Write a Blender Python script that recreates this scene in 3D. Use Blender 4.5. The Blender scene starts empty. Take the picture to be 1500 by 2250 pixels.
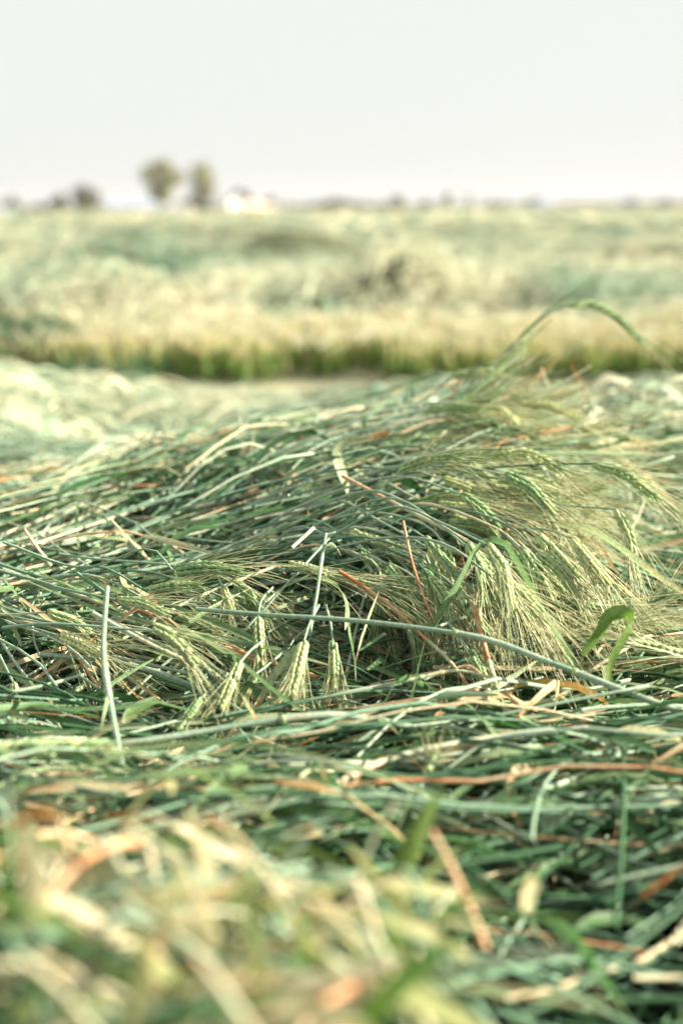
import bpy, math, random
import numpy as np
R = math.radians
rng = np.random.default_rng(11)
random.seed(5)
S = bpy.context.scene
COL = S.collection

# ------------------------------------------------------------------ camera
CAMZ, PITCH, FPX = 0.85, R(12.15), 3125.0
cd = bpy.data.cameras.new("camera"); cam = bpy.data.objects.new("camera", cd); COL.objects.link(cam)
cam.location = (0, 0, CAMZ); cam.rotation_euler = (R(90) - PITCH, 0, 0)
cam.rotation_euler.rotate_axis('Z', R(-0.3))
cd.sensor_fit = 'VERTICAL'; cd.sensor_height = 36.0; cd.sensor_width = 24.0; cd.lens = 50.0
cd.clip_start = 0.02; cd.clip_end = 6000
cd.dof.use_dof = True; cd.dof.focus_distance = 1.42; cd.dof.aperture_fstop = 2.8
S.camera = cam

# ------------------------------------------------------------------ light
SUN_EL, SUN_AZ = 22.0, 92.0      # degrees up, degrees clockwise from the view direction (+Y) towards +X
w = bpy.data.worlds.new("World"); S.world = w; w.use_nodes = True
nt = w.node_tree; nt.nodes.clear()
out = nt.nodes.new('ShaderNodeOutputWorld'); bg = nt.nodes.new('ShaderNodeBackground')
sky = nt.nodes.new('ShaderNodeTexSky'); sky.sky_type = 'NISHITA'; sky.sun_disc = False
sky.sun_elevation = R(SUN_EL); sky.sun_rotation = R(SUN_AZ); sky.dust_density = 3.0; sky.air_density = 1.0
mixw = nt.nodes.new('ShaderNodeMix'); mixw.data_type = 'RGBA'; mixw.inputs[0].default_value = 0.94
nt.links.new(sky.outputs[0], mixw.inputs[6]); mixw.inputs[7].default_value = (4.62, 4.70, 4.56, 1)   # thin bright milky cloud
nt.links.new(mixw.outputs[2], bg.inputs[0]); bg.inputs[1].default_value = 0.0565
nt.links.new(bg.outputs[0], out.inputs[0])
sl = bpy.data.lights.new("sun", 'SUN'); sl.energy = 5.0; sl.angle = R(0.6); sl.color = (1.0, 0.88, 0.72)
so = bpy.data.objects.new("sun", sl); COL.objects.link(so)
so.rotation_euler = (R(90 - SUN_EL), 0, R(-SUN_AZ) + math.pi)
so.rotation_euler = (R(-(90 - SUN_EL)), 0, R(-SUN_AZ))
S.view_settings.view_transform = 'Standard'; S.view_settings.look = 'None'
S.view_settings.exposure = 1.8; S.view_settings.gamma = 1.0
S.cycles.max_bounces = 8; S.cycles.diffuse_bounces = 4; S.cycles.transmission_bounces = 4
S.cycles.use_denoising = True

# ------------------------------------------------------------------ helpers
def P3(px, py, Y):
    """world point seen at photograph pixel (px, py) at ground distance Y"""
    u = (px - 750) / FPX; v = (1125 - py) / FPX
    a, b = math.cos(R(-0.3)), math.sin(R(-0.3))
    u, v = u * a - v * b, u * b + v * a
    dy = math.cos(PITCH) + v * math.sin(PITCH); dz = -math.sin(PITCH) + v * math.cos(PITCH)
    s = Y / dy
    return np.array([u * s, Y, CAMZ + dz * s])

def catmull(P, n):
    P = np.asarray(P, float)
    if len(P) < 3: P = np.array([P[0], (P[0] + P[-1]) / 2, P[-1]])
    Q = np.vstack([2 * P[0] - P[1], P, 2 * P[-1] - P[-2]])
    seg = np.linalg.norm(np.diff(P, axis=0), axis=1); cum = np.r_[0, np.cumsum(seg)]
    s = np.linspace(0, cum[-1] * 0.99999, n); o = []
    for x in s:
        i = min(max(np.searchsorted(cum, x, side='right') - 1, 0), len(seg) - 1)
        t = (x - cum[i]) / max(seg[i], 1e-9); a, b, c, d = Q[i:i + 4]
        o.append(.5 * ((2 * b) + (-a + c) * t + (2 * a - 5 * b + 4 * c - d) * t * t + (-a + 3 * b - 3 * c + d) * t ** 3))
    return np.array(o)

def nrm(v): return v / np.maximum(np.linalg.norm(v, axis=-1, keepdims=True), 1e-9)

def frames(P):
    T = np.gradient(P, axis=-2); T = nrm(T)
    up = np.zeros_like(T); up[..., 2] = 1.0
    vert = np.abs(T[..., 2]).mean(-1, keepdims=True)[..., None] > .85
    alt = np.zeros_like(T); alt[..., 1] = 1.0
    up = np.where(vert, alt, up)
    N = nrm(np.cross(T, up)); B = np.cross(N, T)
    return T, N, B

def tubes(P, Rr, rnd, sides=5):
    P = np.asarray(P, float); N_, K, _ = P.shape
    Rr = np.broadcast_to(Rr, (N_, K)); T, N, B = frames(P)
    a = np.arange(sides) * 2 * math.pi / sides
    V = P[:, :, None] + Rr[..., None, None] * (np.cos(a)[None, None, :, None] * N[:, :, None] + np.sin(a)[None, None, :, None] * B[:, :, None])
    idx = np.arange(N_ * K * sides).reshape(N_, K, sides); nx = np.roll(idx, -1, axis=2)
    F = np.stack([idx[:, :-1], nx[:, :-1], nx[:, 1:], idx[:, 1:]], -1).reshape(-1, 4)
    t = (np.broadcast_to(np.linspace(0, 1, K)[None, :, None], (N_, K, sides)).reshape(-1), np.broadcast_to(np.abs(np.arange(sides) * 2 / sides - 1)[None, None], (N_, K, sides)).reshape(-1))
    r = np.broadcast_to(np.asarray(rnd)[:, None, None], (N_, K, sides)).reshape(-1)
    return V.reshape(-1, 3), F, r, t

def ribbons(P, W, rnd, roll=0.0, twist=0.0, fold=0.35):
    """leaf blades: three vertices across, folded along the midrib"""
    P = np.asarray(P, float); N_, K, _ = P.shape
    W = np.broadcast_to(W, (N_, K)); T, N, B = frames(P)
    ang = (np.broadcast_to(np.asarray(roll, float).reshape(-1, 1), (N_, 1)) + np.broadcast_to(np.asarray(twist, float).reshape(-1, 1), (N_, 1)) * np.linspace(0, 1, K)[None])
    c, s = np.cos(ang)[..., None], np.sin(ang)[..., None]
    side = c * N + s * B; nn = -s * N + c * B
    h = W[..., None] * .5
    V = np.stack([P - side * h + nn * h * fold, P, P + side * h + nn * h * fold], 2)
    idx = np.arange(N_ * K * 3).reshape(N_, K, 3)
    F = np.concatenate([np.stack([idx[:, :-1, j], idx[:, :-1, j + 1], idx[:, 1:, j + 1], idx[:, 1:, j]], -1).reshape(-1, 4) for j in (0, 1)])
    t = (np.broadcast_to(np.linspace(0, 1, K)[None, :, None], (N_, K, 3)).reshape(-1), np.broadcast_to(np.array([0, .5, 1.])[None, None], (N_, K, 3)).reshape(-1))
    r = np.broadcast_to(np.asarray(rnd)[:, None, None], (N_, K, 3)).reshape(-1)
    return V.reshape(-1, 3), F, r, t

def build(name, pieces, mats, parent=None, smooth=True):
    """pieces: list of (V, F, rnd, t, material index)"""
    Vs, Fs, Rs, Ts, Ms, As = [], [], [], [], [], []; o = 0
    for V, F, r, t, m in pieces:
        if not isinstance(t, tuple): t = (t, t * 0)
        Vs.append(V); Fs.append(F + o); Rs.append(r); Ts.append(t[0]); As.append(t[1]); Ms.append(np.full(len(F), m)); o += len(V)
    V = np.concatenate(Vs); F = np.concatenate(Fs); n = len(F)
    if parent is not None and parent.get('_org') is not None:
        V = V - np.array(parent['_org'])
    me = bpy.data.meshes.new(name)
    me.vertices.add(len(V)); me.vertices.foreach_set('co', V.astype(np.float32).ravel())
    me.loops.add(n * 4); me.loops.foreach_set('vertex_index', F.astype(np.int32).ravel())
    me.polygons.add(n); me.polygons.foreach_set('loop_start', np.arange(0, n * 4, 4, dtype=np.int32))
    me.polygons.foreach_set('material_index', np.concatenate(Ms).astype(np.int32))
    me.polygons.foreach_set('use_smooth', np.full(n, smooth))
    for nm, arr in (('rnd', Rs), ('along', Ts), ('across', As)):
        at = me.attributes.new(nm, 'FLOAT', 'POINT'); at.data.foreach_set('value', np.concatenate(arr).astype(np.float32))
    for m in mats: me.materials.append(m)
    me.update(calc_edges=True)
    ob = bpy.data.objects.new(name, me); COL.objects.link(ob)
    if parent: ob.parent = parent
    return ob

def tag(o, label=None, cat=None, group=None, kind=None):
    if label: o['label'] = label
    if cat: o['category'] = cat
    if group: o['group'] = group
    if kind: o['kind'] = kind
    return o

def thing(name, org, label, cat, group=None):
    o = bpy.data.objects.new(name, None); COL.objects.link(o)
    o.location = tuple(float(v) for v in org); o['_org'] = [float(v) for v in org]
    o.empty_display_size = .02
    return tag(o, label, cat, group)

# ------------------------------------------------------------------ materials
def ramp_mat(name, stops, rough=.55, trans=0.0, spec=.4, vary=.3, axis='rnd', gam=True, tip=0.0):
    m = bpy.data.materials.new(name); m.use_nodes = True; t = m.node_tree; L = t.links; t.nodes.clear()
    o = t.nodes.new('ShaderNodeOutputMaterial'); b = t.nodes.new('ShaderNodeBsdfPrincipled')
    b.inputs['Roughness'].default_value = rough; b.inputs['Specular IOR Level'].default_value = spec
    a = t.nodes.new('ShaderNodeAttribute'); a.attribute_name = 'rnd'
    al = t.nodes.new('ShaderNodeAttribute'); al.attribute_name = 'along'
    # value wanders a little along each stalk
    cx = t.nodes.new('ShaderNodeCombineXYZ'); mu = t.nodes.new('ShaderNodeMath'); mu.operation = 'MULTIPLY'; mu.inputs[1].default_value = 97.0
    mu2 = t.nodes.new('ShaderNodeMath'); mu2.operation = 'MULTIPLY'; mu2.inputs[1].default_value = 4.0
    L.new(a.outputs['Fac'], mu.inputs[0]); L.new(al.outputs['Fac'], mu2.inputs[0]); L.new(mu.outputs[0], cx.inputs[0]); L.new(mu2.outputs[0], cx.inputs[1])
    n = t.nodes.new('ShaderNodeTexNoise'); n.inputs['Scale'].default_value = 1.0; n.inputs['Detail'].default_value = 3
    L.new(cx.outputs[0], n.inputs['Vector'])
    ma = t.nodes.new('ShaderNodeMath'); ma.operation = 'MULTIPLY_ADD'; ma.inputs[1].default_value = vary; L.new(n.outputs['Fac'], ma.inputs[0])
    su = t.nodes.new('ShaderNodeMath'); su.operation = 'SUBTRACT'; su.inputs[1].default_value = vary * .5
    L.new((a if axis == 'rnd' else al).outputs['Fac'], su.inputs[0]); L.new(su.outputs[0], ma.inputs[2])
    if gam: stops = [(p, tuple(v ** 1.35 * .78 for v in c)) for p, c in stops]
    r = t.nodes.new('ShaderNodeValToRGB'); e = r.color_ramp.elements
    e[0].position, e[0].color = stops[0][0], (*stops[0][1], 1); e[1].position, e[1].color = stops[-1][0], (*stops[-1][1], 1)
    for p, c in stops[1:-1]:
        q = e.new(p); q.color = (*c, 1)
    if tip:    # blades wither from the tip
        pw = t.nodes.new('ShaderNodeMath'); pw.operation = 'POWER'; pw.inputs[1].default_value = 7; L.new(al.outputs['Fac'], pw.inputs[0])
        tm = t.nodes.new('ShaderNodeMath'); tm.operation = 'MULTIPLY_ADD'; tm.inputs[1].default_value = tip; L.new(pw.outputs[0], tm.inputs[0]); L.new(ma.outputs[0], tm.inputs[2]); L.new(tm.outputs[0], r.inputs[0])
    else: L.new(ma.outputs[0], r.inputs[0])
    # fibres running along the stalk or blade, plus small specks
    ac = t.nodes.new('ShaderNodeAttribute'); ac.attribute_name = 'across'
    def mul(x, f):
        q = t.nodes.new('ShaderNodeMath'); q.operation = 'MULTIPLY'; q.inputs[1].default_value = f; L.new(x, q.inputs[0]); return q.outputs[0]
    c3 = t.nodes.new('ShaderNodeCombineXYZ'); L.new(mu.outputs[0], c3.inputs[0]); L.new(mul(al.outputs['Fac'], 5), c3.inputs[1]); L.new(mul(ac.outputs['Fac'], 11), c3.inputs[2])
    n3 = t.nodes.new('ShaderNodeTexNoise'); n3.inputs['Scale'].default_value = 1; n3.inputs['Detail'].default_value = 3; n3.inputs['Roughness'].default_value = .7; L.new(c3.outputs[0], n3.inputs['Vector'])
    g = t.nodes.new('ShaderNodeTexCoord'); n2 = t.nodes.new('ShaderNodeTexNoise'); n2.inputs['Scale'].default_value = 330; n2.inputs['Detail'].default_value = 3
    L.new(g.outputs['Object'], n2.inputs['Vector'])
    av = t.nodes.new('ShaderNodeMath'); av.operation = 'ADD'; L.new(n2.outputs['Fac'], av.inputs[0]); L.new(n3.outputs['Fac'], av.inputs[1])
    hs = t.nodes.new('ShaderNodeHueSaturation'); mr = t.nodes.new('ShaderNodeMapRange'); mr.inputs[1].default_value = .65; mr.inputs[2].default_value = 1.35
    mr.inputs[3].default_value = .55; mr.inputs[4].default_value = 1.4
    L.new(av.outputs[0], mr.inputs[0]); L.new(mr.outputs[0], hs.inputs['Value']); L.new(r.outputs[0], hs.inputs['Color'])
    L.new(hs.outputs[0], b.inputs['Base Color'])
    if trans > 0:
        tr = t.nodes.new('ShaderNodeBsdfTranslucent'); mx = t.nodes.new('ShaderNodeMixShader'); mx.inputs[0].default_value = trans
        h2 = t.nodes.new('ShaderNodeHueSaturation'); h2.inputs['Saturation'].default_value = 1.15; h2.inputs['Value'].default_value = 1.5; L.new(hs.outputs[0], h2.inputs['Color'])
        L.new(h2.outputs[0], tr.inputs['Color']); L.new(b.outputs[0], mx.inputs[1]); L.new(tr.outputs[0], mx.inputs[2]); L.new(mx.outputs[0], o.inputs[0])
    else: L.new(b.outputs[0], o.inputs[0])
    return m

STEM = ramp_mat('stem_green', [(0, (.05, .14, .07)), (.2, (.13, .26, .14)), (.42, (.27, .42, .31)), (.72, (.52, .63, .50)), (.86, (.70, .68, .50)), (.94, (.74, .50, .32)), (1, (.58, .28, .14))], rough=.62, spec=.22)
LEAF = ramp_mat('leaf_green', [(0, (.05, .14, .06)), (.3, (.14, .28, .12)), (.6, (.32, .46, .26)), (.8, (.54, .62, .42)), (.9, (.74, .66, .46)), (1, (.66, .42, .24))], rough=.55, trans=.32, tip=.35)
GSTEM = ramp_mat('green_stubble', [(0, (.06, .14, .04)), (.5, (.16, .30, .09)), (.85, (.34, .46, .16)), (1, (.70, .70, .42))], rough=.6, trans=.2, axis='along', vary=.4)
AWN = ramp_mat('awn_straw', [(0, (.42, .54, .33)), (.5, (.64, .70, .46)), (1, (.84, .78, .55))], rough=.4, trans=.25)
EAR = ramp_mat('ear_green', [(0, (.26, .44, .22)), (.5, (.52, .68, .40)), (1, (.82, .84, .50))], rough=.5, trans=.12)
DRY = ramp_mat('dry_blade', [(0, (.40, .42, .20)), (.35, (.58, .44, .24)), (.7, (.58, .30, .14)), (1, (.36, .13, .06))], rough=.6, trans=.3)
YEL = ramp_mat('blade_painted_sun', [(0, (.10, .22, .07)), (.4, (.28, .40, .15)), (.7, (.62, .64, .36)), (1, (.92, .84, .64))], rough=.5, trans=.35)  # pale end of the ramp carries sunlight in the blade colour
BED = ramp_mat('stalk_bed_gap_shade', [(0, (.012, .022, .014)), (1, (.02, .032, .02))], rough=.95, spec=.1)  # near-black sheet under the stalks; shade of the gaps put into its colour
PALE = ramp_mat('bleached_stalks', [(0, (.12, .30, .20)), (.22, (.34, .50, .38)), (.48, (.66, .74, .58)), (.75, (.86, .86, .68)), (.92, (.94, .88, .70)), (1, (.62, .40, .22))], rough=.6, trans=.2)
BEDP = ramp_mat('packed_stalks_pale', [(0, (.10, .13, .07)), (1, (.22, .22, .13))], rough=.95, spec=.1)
STUB = ramp_mat('stubble_straw', [(0, (.22, .26, .12)), (.3, (.30, .44, .15)), (.6, (.46, .56, .22)), (.8, (.62, .62, .36)), (1, (.90, .84, .60))], rough=.6, trans=.25, axis='along', vary=.5)
GRN = ramp_mat('stubble_leaf', [(0, (.08, .22, .07)), (.4, (.22, .40, .11)), (.75, (.50, .54, .24)), (1, (.72, .62, .40))], rough=.55, trans=.4)

# ------------------------------------------------------------------ ground and the shape of the swaths
def vnoise(x, y, s, seed=0):
    x = x * s + seed * 17.3; y = y * s + seed * 9.1
    xi, yi = np.floor(x), np.floor(y); fx, fy = x - xi, y - yi; fx = fx * fx * (3 - 2 * fx); fy = fy * fy * (3 - 2 * fy)
    def h(a, b):
        v = np.sin(a * 127.1 + b * 311.7 + seed * 74.7) * 43758.5453; return v - np.floor(v)
    return (h(xi, yi) * (1 - fx) + h(xi + 1, yi) * fx) * (1 - fy) + (h(xi, yi + 1) * (1 - fx) + h(xi + 1, yi + 1) * fx) * fy

YR = np.array([.30, .5, .65, .8, .92, 1.05, 1.2, 1.3, 1.42, 1.6, 1.8, 2.0, 2.2, 2.4, 2.7, 3.1, 3.6, 4.2, 5.0, 6.0, 7.0, 7.6])
HT = np.array([[.54, .54, .52, .46, .42], [.50, .50, .485, .44, .40], [.475, .475, .465, .42, .38], [.44, .44, .435, .40, .375],
               [.40, .40, .40, .39, .38], [.37, .37, .37, .375, .375], [.37, .37, .36, .37, .37], [.36, .345, .315, .335, .355],
               [.385, .37, .355, .365, .36], [.395, .41, .435, .445, .345], [.40, .43, .477, .488, .335], [.396, .436, .487, .49, .34],
               [.373, .43, .470, .485, .37], [.34, .39, .43, .455, .40], [.28, .33, .36, .41, .44], [.22, .24, .26, .34, .41],
               [.24, .17, .14, .20, .26], [.285, .18, .12, .12, .14], [.13, .10, .08, .09, .10], [.01, .01, .01, .01, .01], [.01] * 5, [.01] * 5])
def Hnear(x, y):
    u = np.clip(x / (np.maximum(y, .2) * .24), -1, 1); fy = np.interp(y, YR, np.arange(len(YR))); iy = np.minimum(fy.astype(int), len(YR) - 2); ty = fy - iy
    ty = ty * ty * (3 - 2 * ty) * .5 + ty * .5
    fu = (u + 1) * 2; iu = np.minimum(fu.astype(int), 3); tu = fu - iu; tu = tu * tu * (3 - 2 * tu) * .5 + tu * .5
    z = (HT[iy, iu] * (1 - tu) + HT[iy, iu + 1] * tu) * (1 - ty) + (HT[iy + 1, iu] * (1 - tu) + HT[iy + 1, iu + 1] * tu) * ty
    k = np.clip((7.2 - y) / 1.0, 0, 1)
    far = np.clip((y - 2.8) / 1.0, 0, 1) * np.clip((6.4 - y) / 1.6, 0, 1)
    return z + k * ((vnoise(x, y, 7, 1) - .5) * .04 + (vnoise(x, y, 17, 2) - .5) * .025 + far * (vnoise(x, y, 2.6, 6) - .45) * .22)
LUMPS = [(-1.75, 7.2, .5, .4, .34), (-1.0, 8.6, .5, .3, .12), (.42, 9.5, .35, .3, .30), (-.35, 9.3, .5, .25, .22), (-2.2, 14.5, .8, .4, .34), (-.9, 19, .9, .4, .3), (.9, 16, .7, .4, .3), (.48, 11.8, .45, .4, .32), (-.5, 11.6, .7, .3, .22), (1.9, 12.5, .6, .3, .2), (-2.6, 13.2, .6, .4, .25), (-2.9, 19, .8, .5, .35), (2.2, 20, .9, .5, .3), (-1.6, 26, 1.0, .6, .35), (3.5, 30, 1.4, .7, .35), (-3.0, 17.5, .9, .5, .25), (-.75, 23, 1.3, .7, .2), (.5, 21, .8, .6, .2), (1.6, 8.9, .3, .3, .1)]
def Hfar(x, y):
    yy = y - .05 * x + (vnoise(x, y, .25, 3) - .5) * 1.2
    ph = (yy - 9.9) / 4.2; d = (ph - np.round(ph)) * 4.2
    z = (.20 + .22 * (vnoise(x, y, .7, 4) - .5)) * np.exp(-(d / .8) ** 2) * np.clip((yy - 8.2) / .6, 0, 1)
    z = z + .05 + .10 * vnoise(x, y, 1.9, 5) * np.clip((y - 8.4), 0, 1)
    for cx, cy, sx, sy, h in LUMPS: z = z + h * np.exp(-((x - cx) / sx) ** 2 - ((y - cy) / sy) ** 2)
    return z
def H(x, y):
    k = np.clip((y - 6.8) / .7, 0, 1)
    return Hnear(x, y) * (1 - k) + Hfar(x, y) * k

def grid_piece(xs_fn, ys, nu, hfn, mat=0):
    V = []; ny = len(ys)
    for y in ys:
        x = xs_fn(y, np.linspace(-1, 1, nu)); V.append(np.stack([x, np.full(nu, y), hfn(x, np.full(nu, y))], -1))
    V = np.array(V).reshape(-1, 3); idx = np.arange(ny * nu).reshape(ny, nu)
    F = np.stack([idx[:-1, :-1], idx[:-1, 1:], idx[1:, 1:], idx[1:, :-1]], -1).reshape(-1, 4)
    return V, F, rng.random(len(V)), np.zeros(len(V)), mat

gm = bpy.data.materials.new('field_soil'); gm.use_nodes = True
t = gm.node_tree; b = t.nodes['Principled BSDF']; b.inputs['Roughness'].default_value = .95
tc = t.nodes.new('ShaderNodeTexCoord'); mp = t.nodes.new('ShaderNodeMapping'); mp.inputs['Scale'].default_value = (.35, 1, 1); n = t.nodes.new('ShaderNodeTexNoise'); n.inputs['Scale'].default_value = .25; n.inputs['Detail'].default_value = 8; n.inputs['Roughness'].default_value = .7
r = t.nodes.new('ShaderNodeValToRGB'); r.color_ramp.elements[0].position = .35; r.color_ramp.elements[1].position = .68
r.color_ramp.elements[0].color = (.15, .17, .10, 1); r.color_ramp.elements[1].color = (.36, .35, .22, 1)
t.links.new(tc.outputs['Object'], mp.inputs[0]); t.links.new(mp.outputs[0], n.inputs['Vector']); t.links.new(n.outputs['Fac'], r.inputs[0]); t.links.new(r.outputs[0], b.inputs['Base Color'])
V = np.array([[-750, -25, 0], [750, -25, 0], [750, 1550, 0], [-750, 1550, 0]], float)
tag(build('field_ground', [(V, np.array([[0, 1, 2, 3]]), np.zeros(4), np.zeros(4), 0)], [gm]), kind='structure')

# ------------------------------------------------------------------ loose mown stalks (uncountable)
def theta(x, y):
    u = x / (np.maximum(y, .2) * .24)
    th = np.full_like(x, .15)
    th = np.where((y > 1.5) & (y < 2.6), .55 - .25 * u, th)
    th = np.where((y > .9) & (y < 1.5), .12 + .1 * u, th)
    th = np.where(y < .9, .4 * np.sin(x * 9 + 1), th)
    return th
def lay(n, ylo, yhi, Lr, rad, seg=6, umax=1.5, spread=.38, zj=.03, lift=.03, power=0.6, cross=.12, xoff=0):
    y = ylo + (yhi - ylo) * rng.random(n) ** (1 / power if power else 1)
    x = rng.uniform(-umax, umax, n) * (.24 * y + .05) + xoff
    th = theta(x, y) + rng.normal(0, spread, n); c = rng.random(n) < cross; th = np.where(c, rng.uniform(-1.5, 1.5, n), th)
    th = np.where(rng.random(n) < .3, th + math.pi, th)
    L = rng.uniform(*Lr, n); s = np.linspace(-.5, .5, seg)[None]
    bend = rng.normal(0, .35, n)[:, None]
    ang = th[:, None] + bend * s * 2
    dx = np.cumsum(np.cos(ang), 1) / seg; dy = np.cumsum(np.sin(ang), 1) / seg
    X = x[:, None] + (dx - dx.mean(1, keepdims=True)) * L[:, None]; Y = y[:, None] + (dy - dy.mean(1, keepdims=True)) * L[:, None]
    Z = H(X.ravel(), Y.ravel()).reshape(n, seg); Zm = Z.mean(1, keepdims=True); lin = Zm + (Z[:, -1:] - Z[:, :1]) * s
    Z = .55 * Z + .45 * lin + rng.uniform(-zj, zj * .8, n)[:, None] + (rng.random(n)[:, None] ** 3) * lift * (1 - 4 * s * s) * 2 + rng.normal(0, lift * .5, n)[:, None] * s
    return np.stack([X, Y, Z], -1)
def rr(n, lo=0, hi=.86, tan=.06, brown=.02):
    r = rng.uniform(lo, hi, n); q = rng.random(n)
    r = np.where(q < tan, rng.uniform(.84, .93, n), r); return np.where(q > 1 - brown, rng.uniform(.93, 1, n), r)
def patch(P, r, amt):
    c = P[:, P.shape[1] // 2]; v = .5 * vnoise(c[:, 0], c[:, 1], 1.6, 8) + .5 * vnoise(c[:, 0] * .35, c[:, 1], 1.6, 9)
    hz = np.clip((c[:, 2] - .12) / .3, 0, 1) * .25
    return np.clip(r * (1 - amt) + amt * np.clip((v - .3) * 2.2, 0, .95) - hz * amt * .6, 0, 1)
def stemrad(n, K, lo, hi): return rng.uniform(lo, hi, n)[:, None] * np.linspace(1.05, .75, K)[None]
def leafw(n, K, lo, hi): return rng.uniform(lo, hi, n)[:, None] * np.sin(np.linspace(.25, math.pi * .985, K) ** .85 * math.pi ** .15)[None].clip(.04)

def heap(name, label, n_stem, n_leaf, n_awn, ylo, yhi, L, k=1.0, power=.8, seg=7, sheet=True, xmax=None, rhi=.86, rlo=0, umax=1.5, bedrows=90, tan=.06, ll=.9, bed=.075, mats=None, pt=0, **kw):
    pcs = []
    if n_stem:
        P = lay(n_stem, ylo, yhi, L, 0, seg, umax=umax, power=power, **kw)
        if xmax is not None: P = P[P[:, :, 0].max(1) < xmax]; n_stem = len(P)
        pcs.append((*tubes(P, stemrad(n_stem, seg, .0011 * k, .0025 * k), patch(P, rr(n_stem, rlo, rhi, tan=tan), pt)), 0))
    if n_leaf:
        P = lay(n_leaf, ylo, yhi, (L[0] * .6, L[1] * .6), 0, seg, umax=umax, power=power, spread=.6, cross=.2, zj=kw.get('zj', .03), lift=kw.get('lift', .03) * ll)
        if xmax is not None: P = P[P[:, :, 0].max(1) < xmax]; n_leaf = len(P)
        pcs.append((*ribbons(P, leafw(n_leaf, seg, .004 * k, .012 * k), patch(P, rr(n_leaf, rlo, min(.85, rhi), tan), pt), rng.uniform(-1, 1, n_leaf), rng.normal(0, 1.5, n_leaf)), 1))
    if n_awn:
        P = lay(n_awn, ylo, yhi, (.05, .11), 0, 4, umax=umax, power=power, spread=.5, cross=.1, zj=.035, lift=.03)
        pcs.append((*tubes(P, np.array([.0005, .00045, .0003, .0001])[None] * k, rng.random(n_awn), 3), 2))
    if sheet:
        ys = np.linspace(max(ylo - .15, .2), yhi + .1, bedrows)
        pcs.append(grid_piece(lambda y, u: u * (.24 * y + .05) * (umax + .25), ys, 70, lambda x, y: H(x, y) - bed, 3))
    return tag(build(name, pcs, mats or [STEM, LEAF, AWN, BED]), label, 'mown grain', kind='stuff')

heap('mown_stalks', 'near mown green stalks and blades piled close to the lens', 300, 170, 60, .32, .95, (.14, .34), 1.1, spread=.7, lift=.016, zj=.035, seg=7, power=1, bedrows=40, cross=.3, tan=.05, rhi=.42, bed=.07)  # tones capped low: shade of the dark gaps put into the colour
heap('mown_stalks', 'tangled mown green stalks filling the dip before the main heap', 950, 850, 700, .92, 1.42, (.2, .5), .92, power=1, zj=.06, lift=.02, rhi=.74, bedrows=60, spread=.42, cross=.3, bed=.10, tan=.1, ll=1.0)  # lower tone cap puts the dip's shade into the stalk colour
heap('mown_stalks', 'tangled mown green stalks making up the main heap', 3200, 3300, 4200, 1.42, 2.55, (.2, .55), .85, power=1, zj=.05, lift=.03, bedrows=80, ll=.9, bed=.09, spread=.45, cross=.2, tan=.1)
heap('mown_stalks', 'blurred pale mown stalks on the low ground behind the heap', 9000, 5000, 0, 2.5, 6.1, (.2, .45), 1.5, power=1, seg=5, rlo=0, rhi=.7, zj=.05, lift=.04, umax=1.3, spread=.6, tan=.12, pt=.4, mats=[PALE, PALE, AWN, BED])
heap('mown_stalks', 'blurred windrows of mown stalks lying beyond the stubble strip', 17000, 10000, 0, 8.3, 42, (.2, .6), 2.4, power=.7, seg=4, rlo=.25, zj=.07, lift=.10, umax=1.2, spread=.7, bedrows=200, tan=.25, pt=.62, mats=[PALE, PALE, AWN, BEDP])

heap('mown_stalks', 'dark clump of mown stalks fallen over the left end of the stubble strip', 6000, 3600, 0, 6.5, 7.7, (.2, .4), 1.6, power=1, seg=5, zj=.06, lift=.06, umax=1.3, spread=.6, tan=.05, rhi=.45, sheet=False, xmax=-.8)
# far field: rows of low windrows to the trees
def far_tufts():
    n = 16000; y = 38 * (185 / 38) ** rng.random(n) ; x = rng.uniform(-1.2, 1.2, n) * .26 * y
    L = rng.uniform(.25, .6, n) * (y / 40) ** .2; th = rng.normal(0, .8, n); K = 3; s = np.linspace(-.5, .5, K)[None]
    X = x[:, None] + np.cos(th)[:, None] * s * L[:, None] * 1.6; Y = y[:, None] + np.sin(th)[:, None] * s * L[:, None]
    Z = H(x, y)[:, None] + (.25 - s * s) * L[:, None] * .35 + rng.uniform(-.05, .05, n)[:, None]
    P = np.stack([X, Y, Z], -1)
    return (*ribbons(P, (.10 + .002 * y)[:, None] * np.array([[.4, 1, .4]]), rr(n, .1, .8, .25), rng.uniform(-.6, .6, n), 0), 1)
tag(build('mown_stalks', [far_tufts()], [PALE, PALE]), 'far mown stalks fading towards the line of trees', 'mown grain', kind='stuff')

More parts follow.
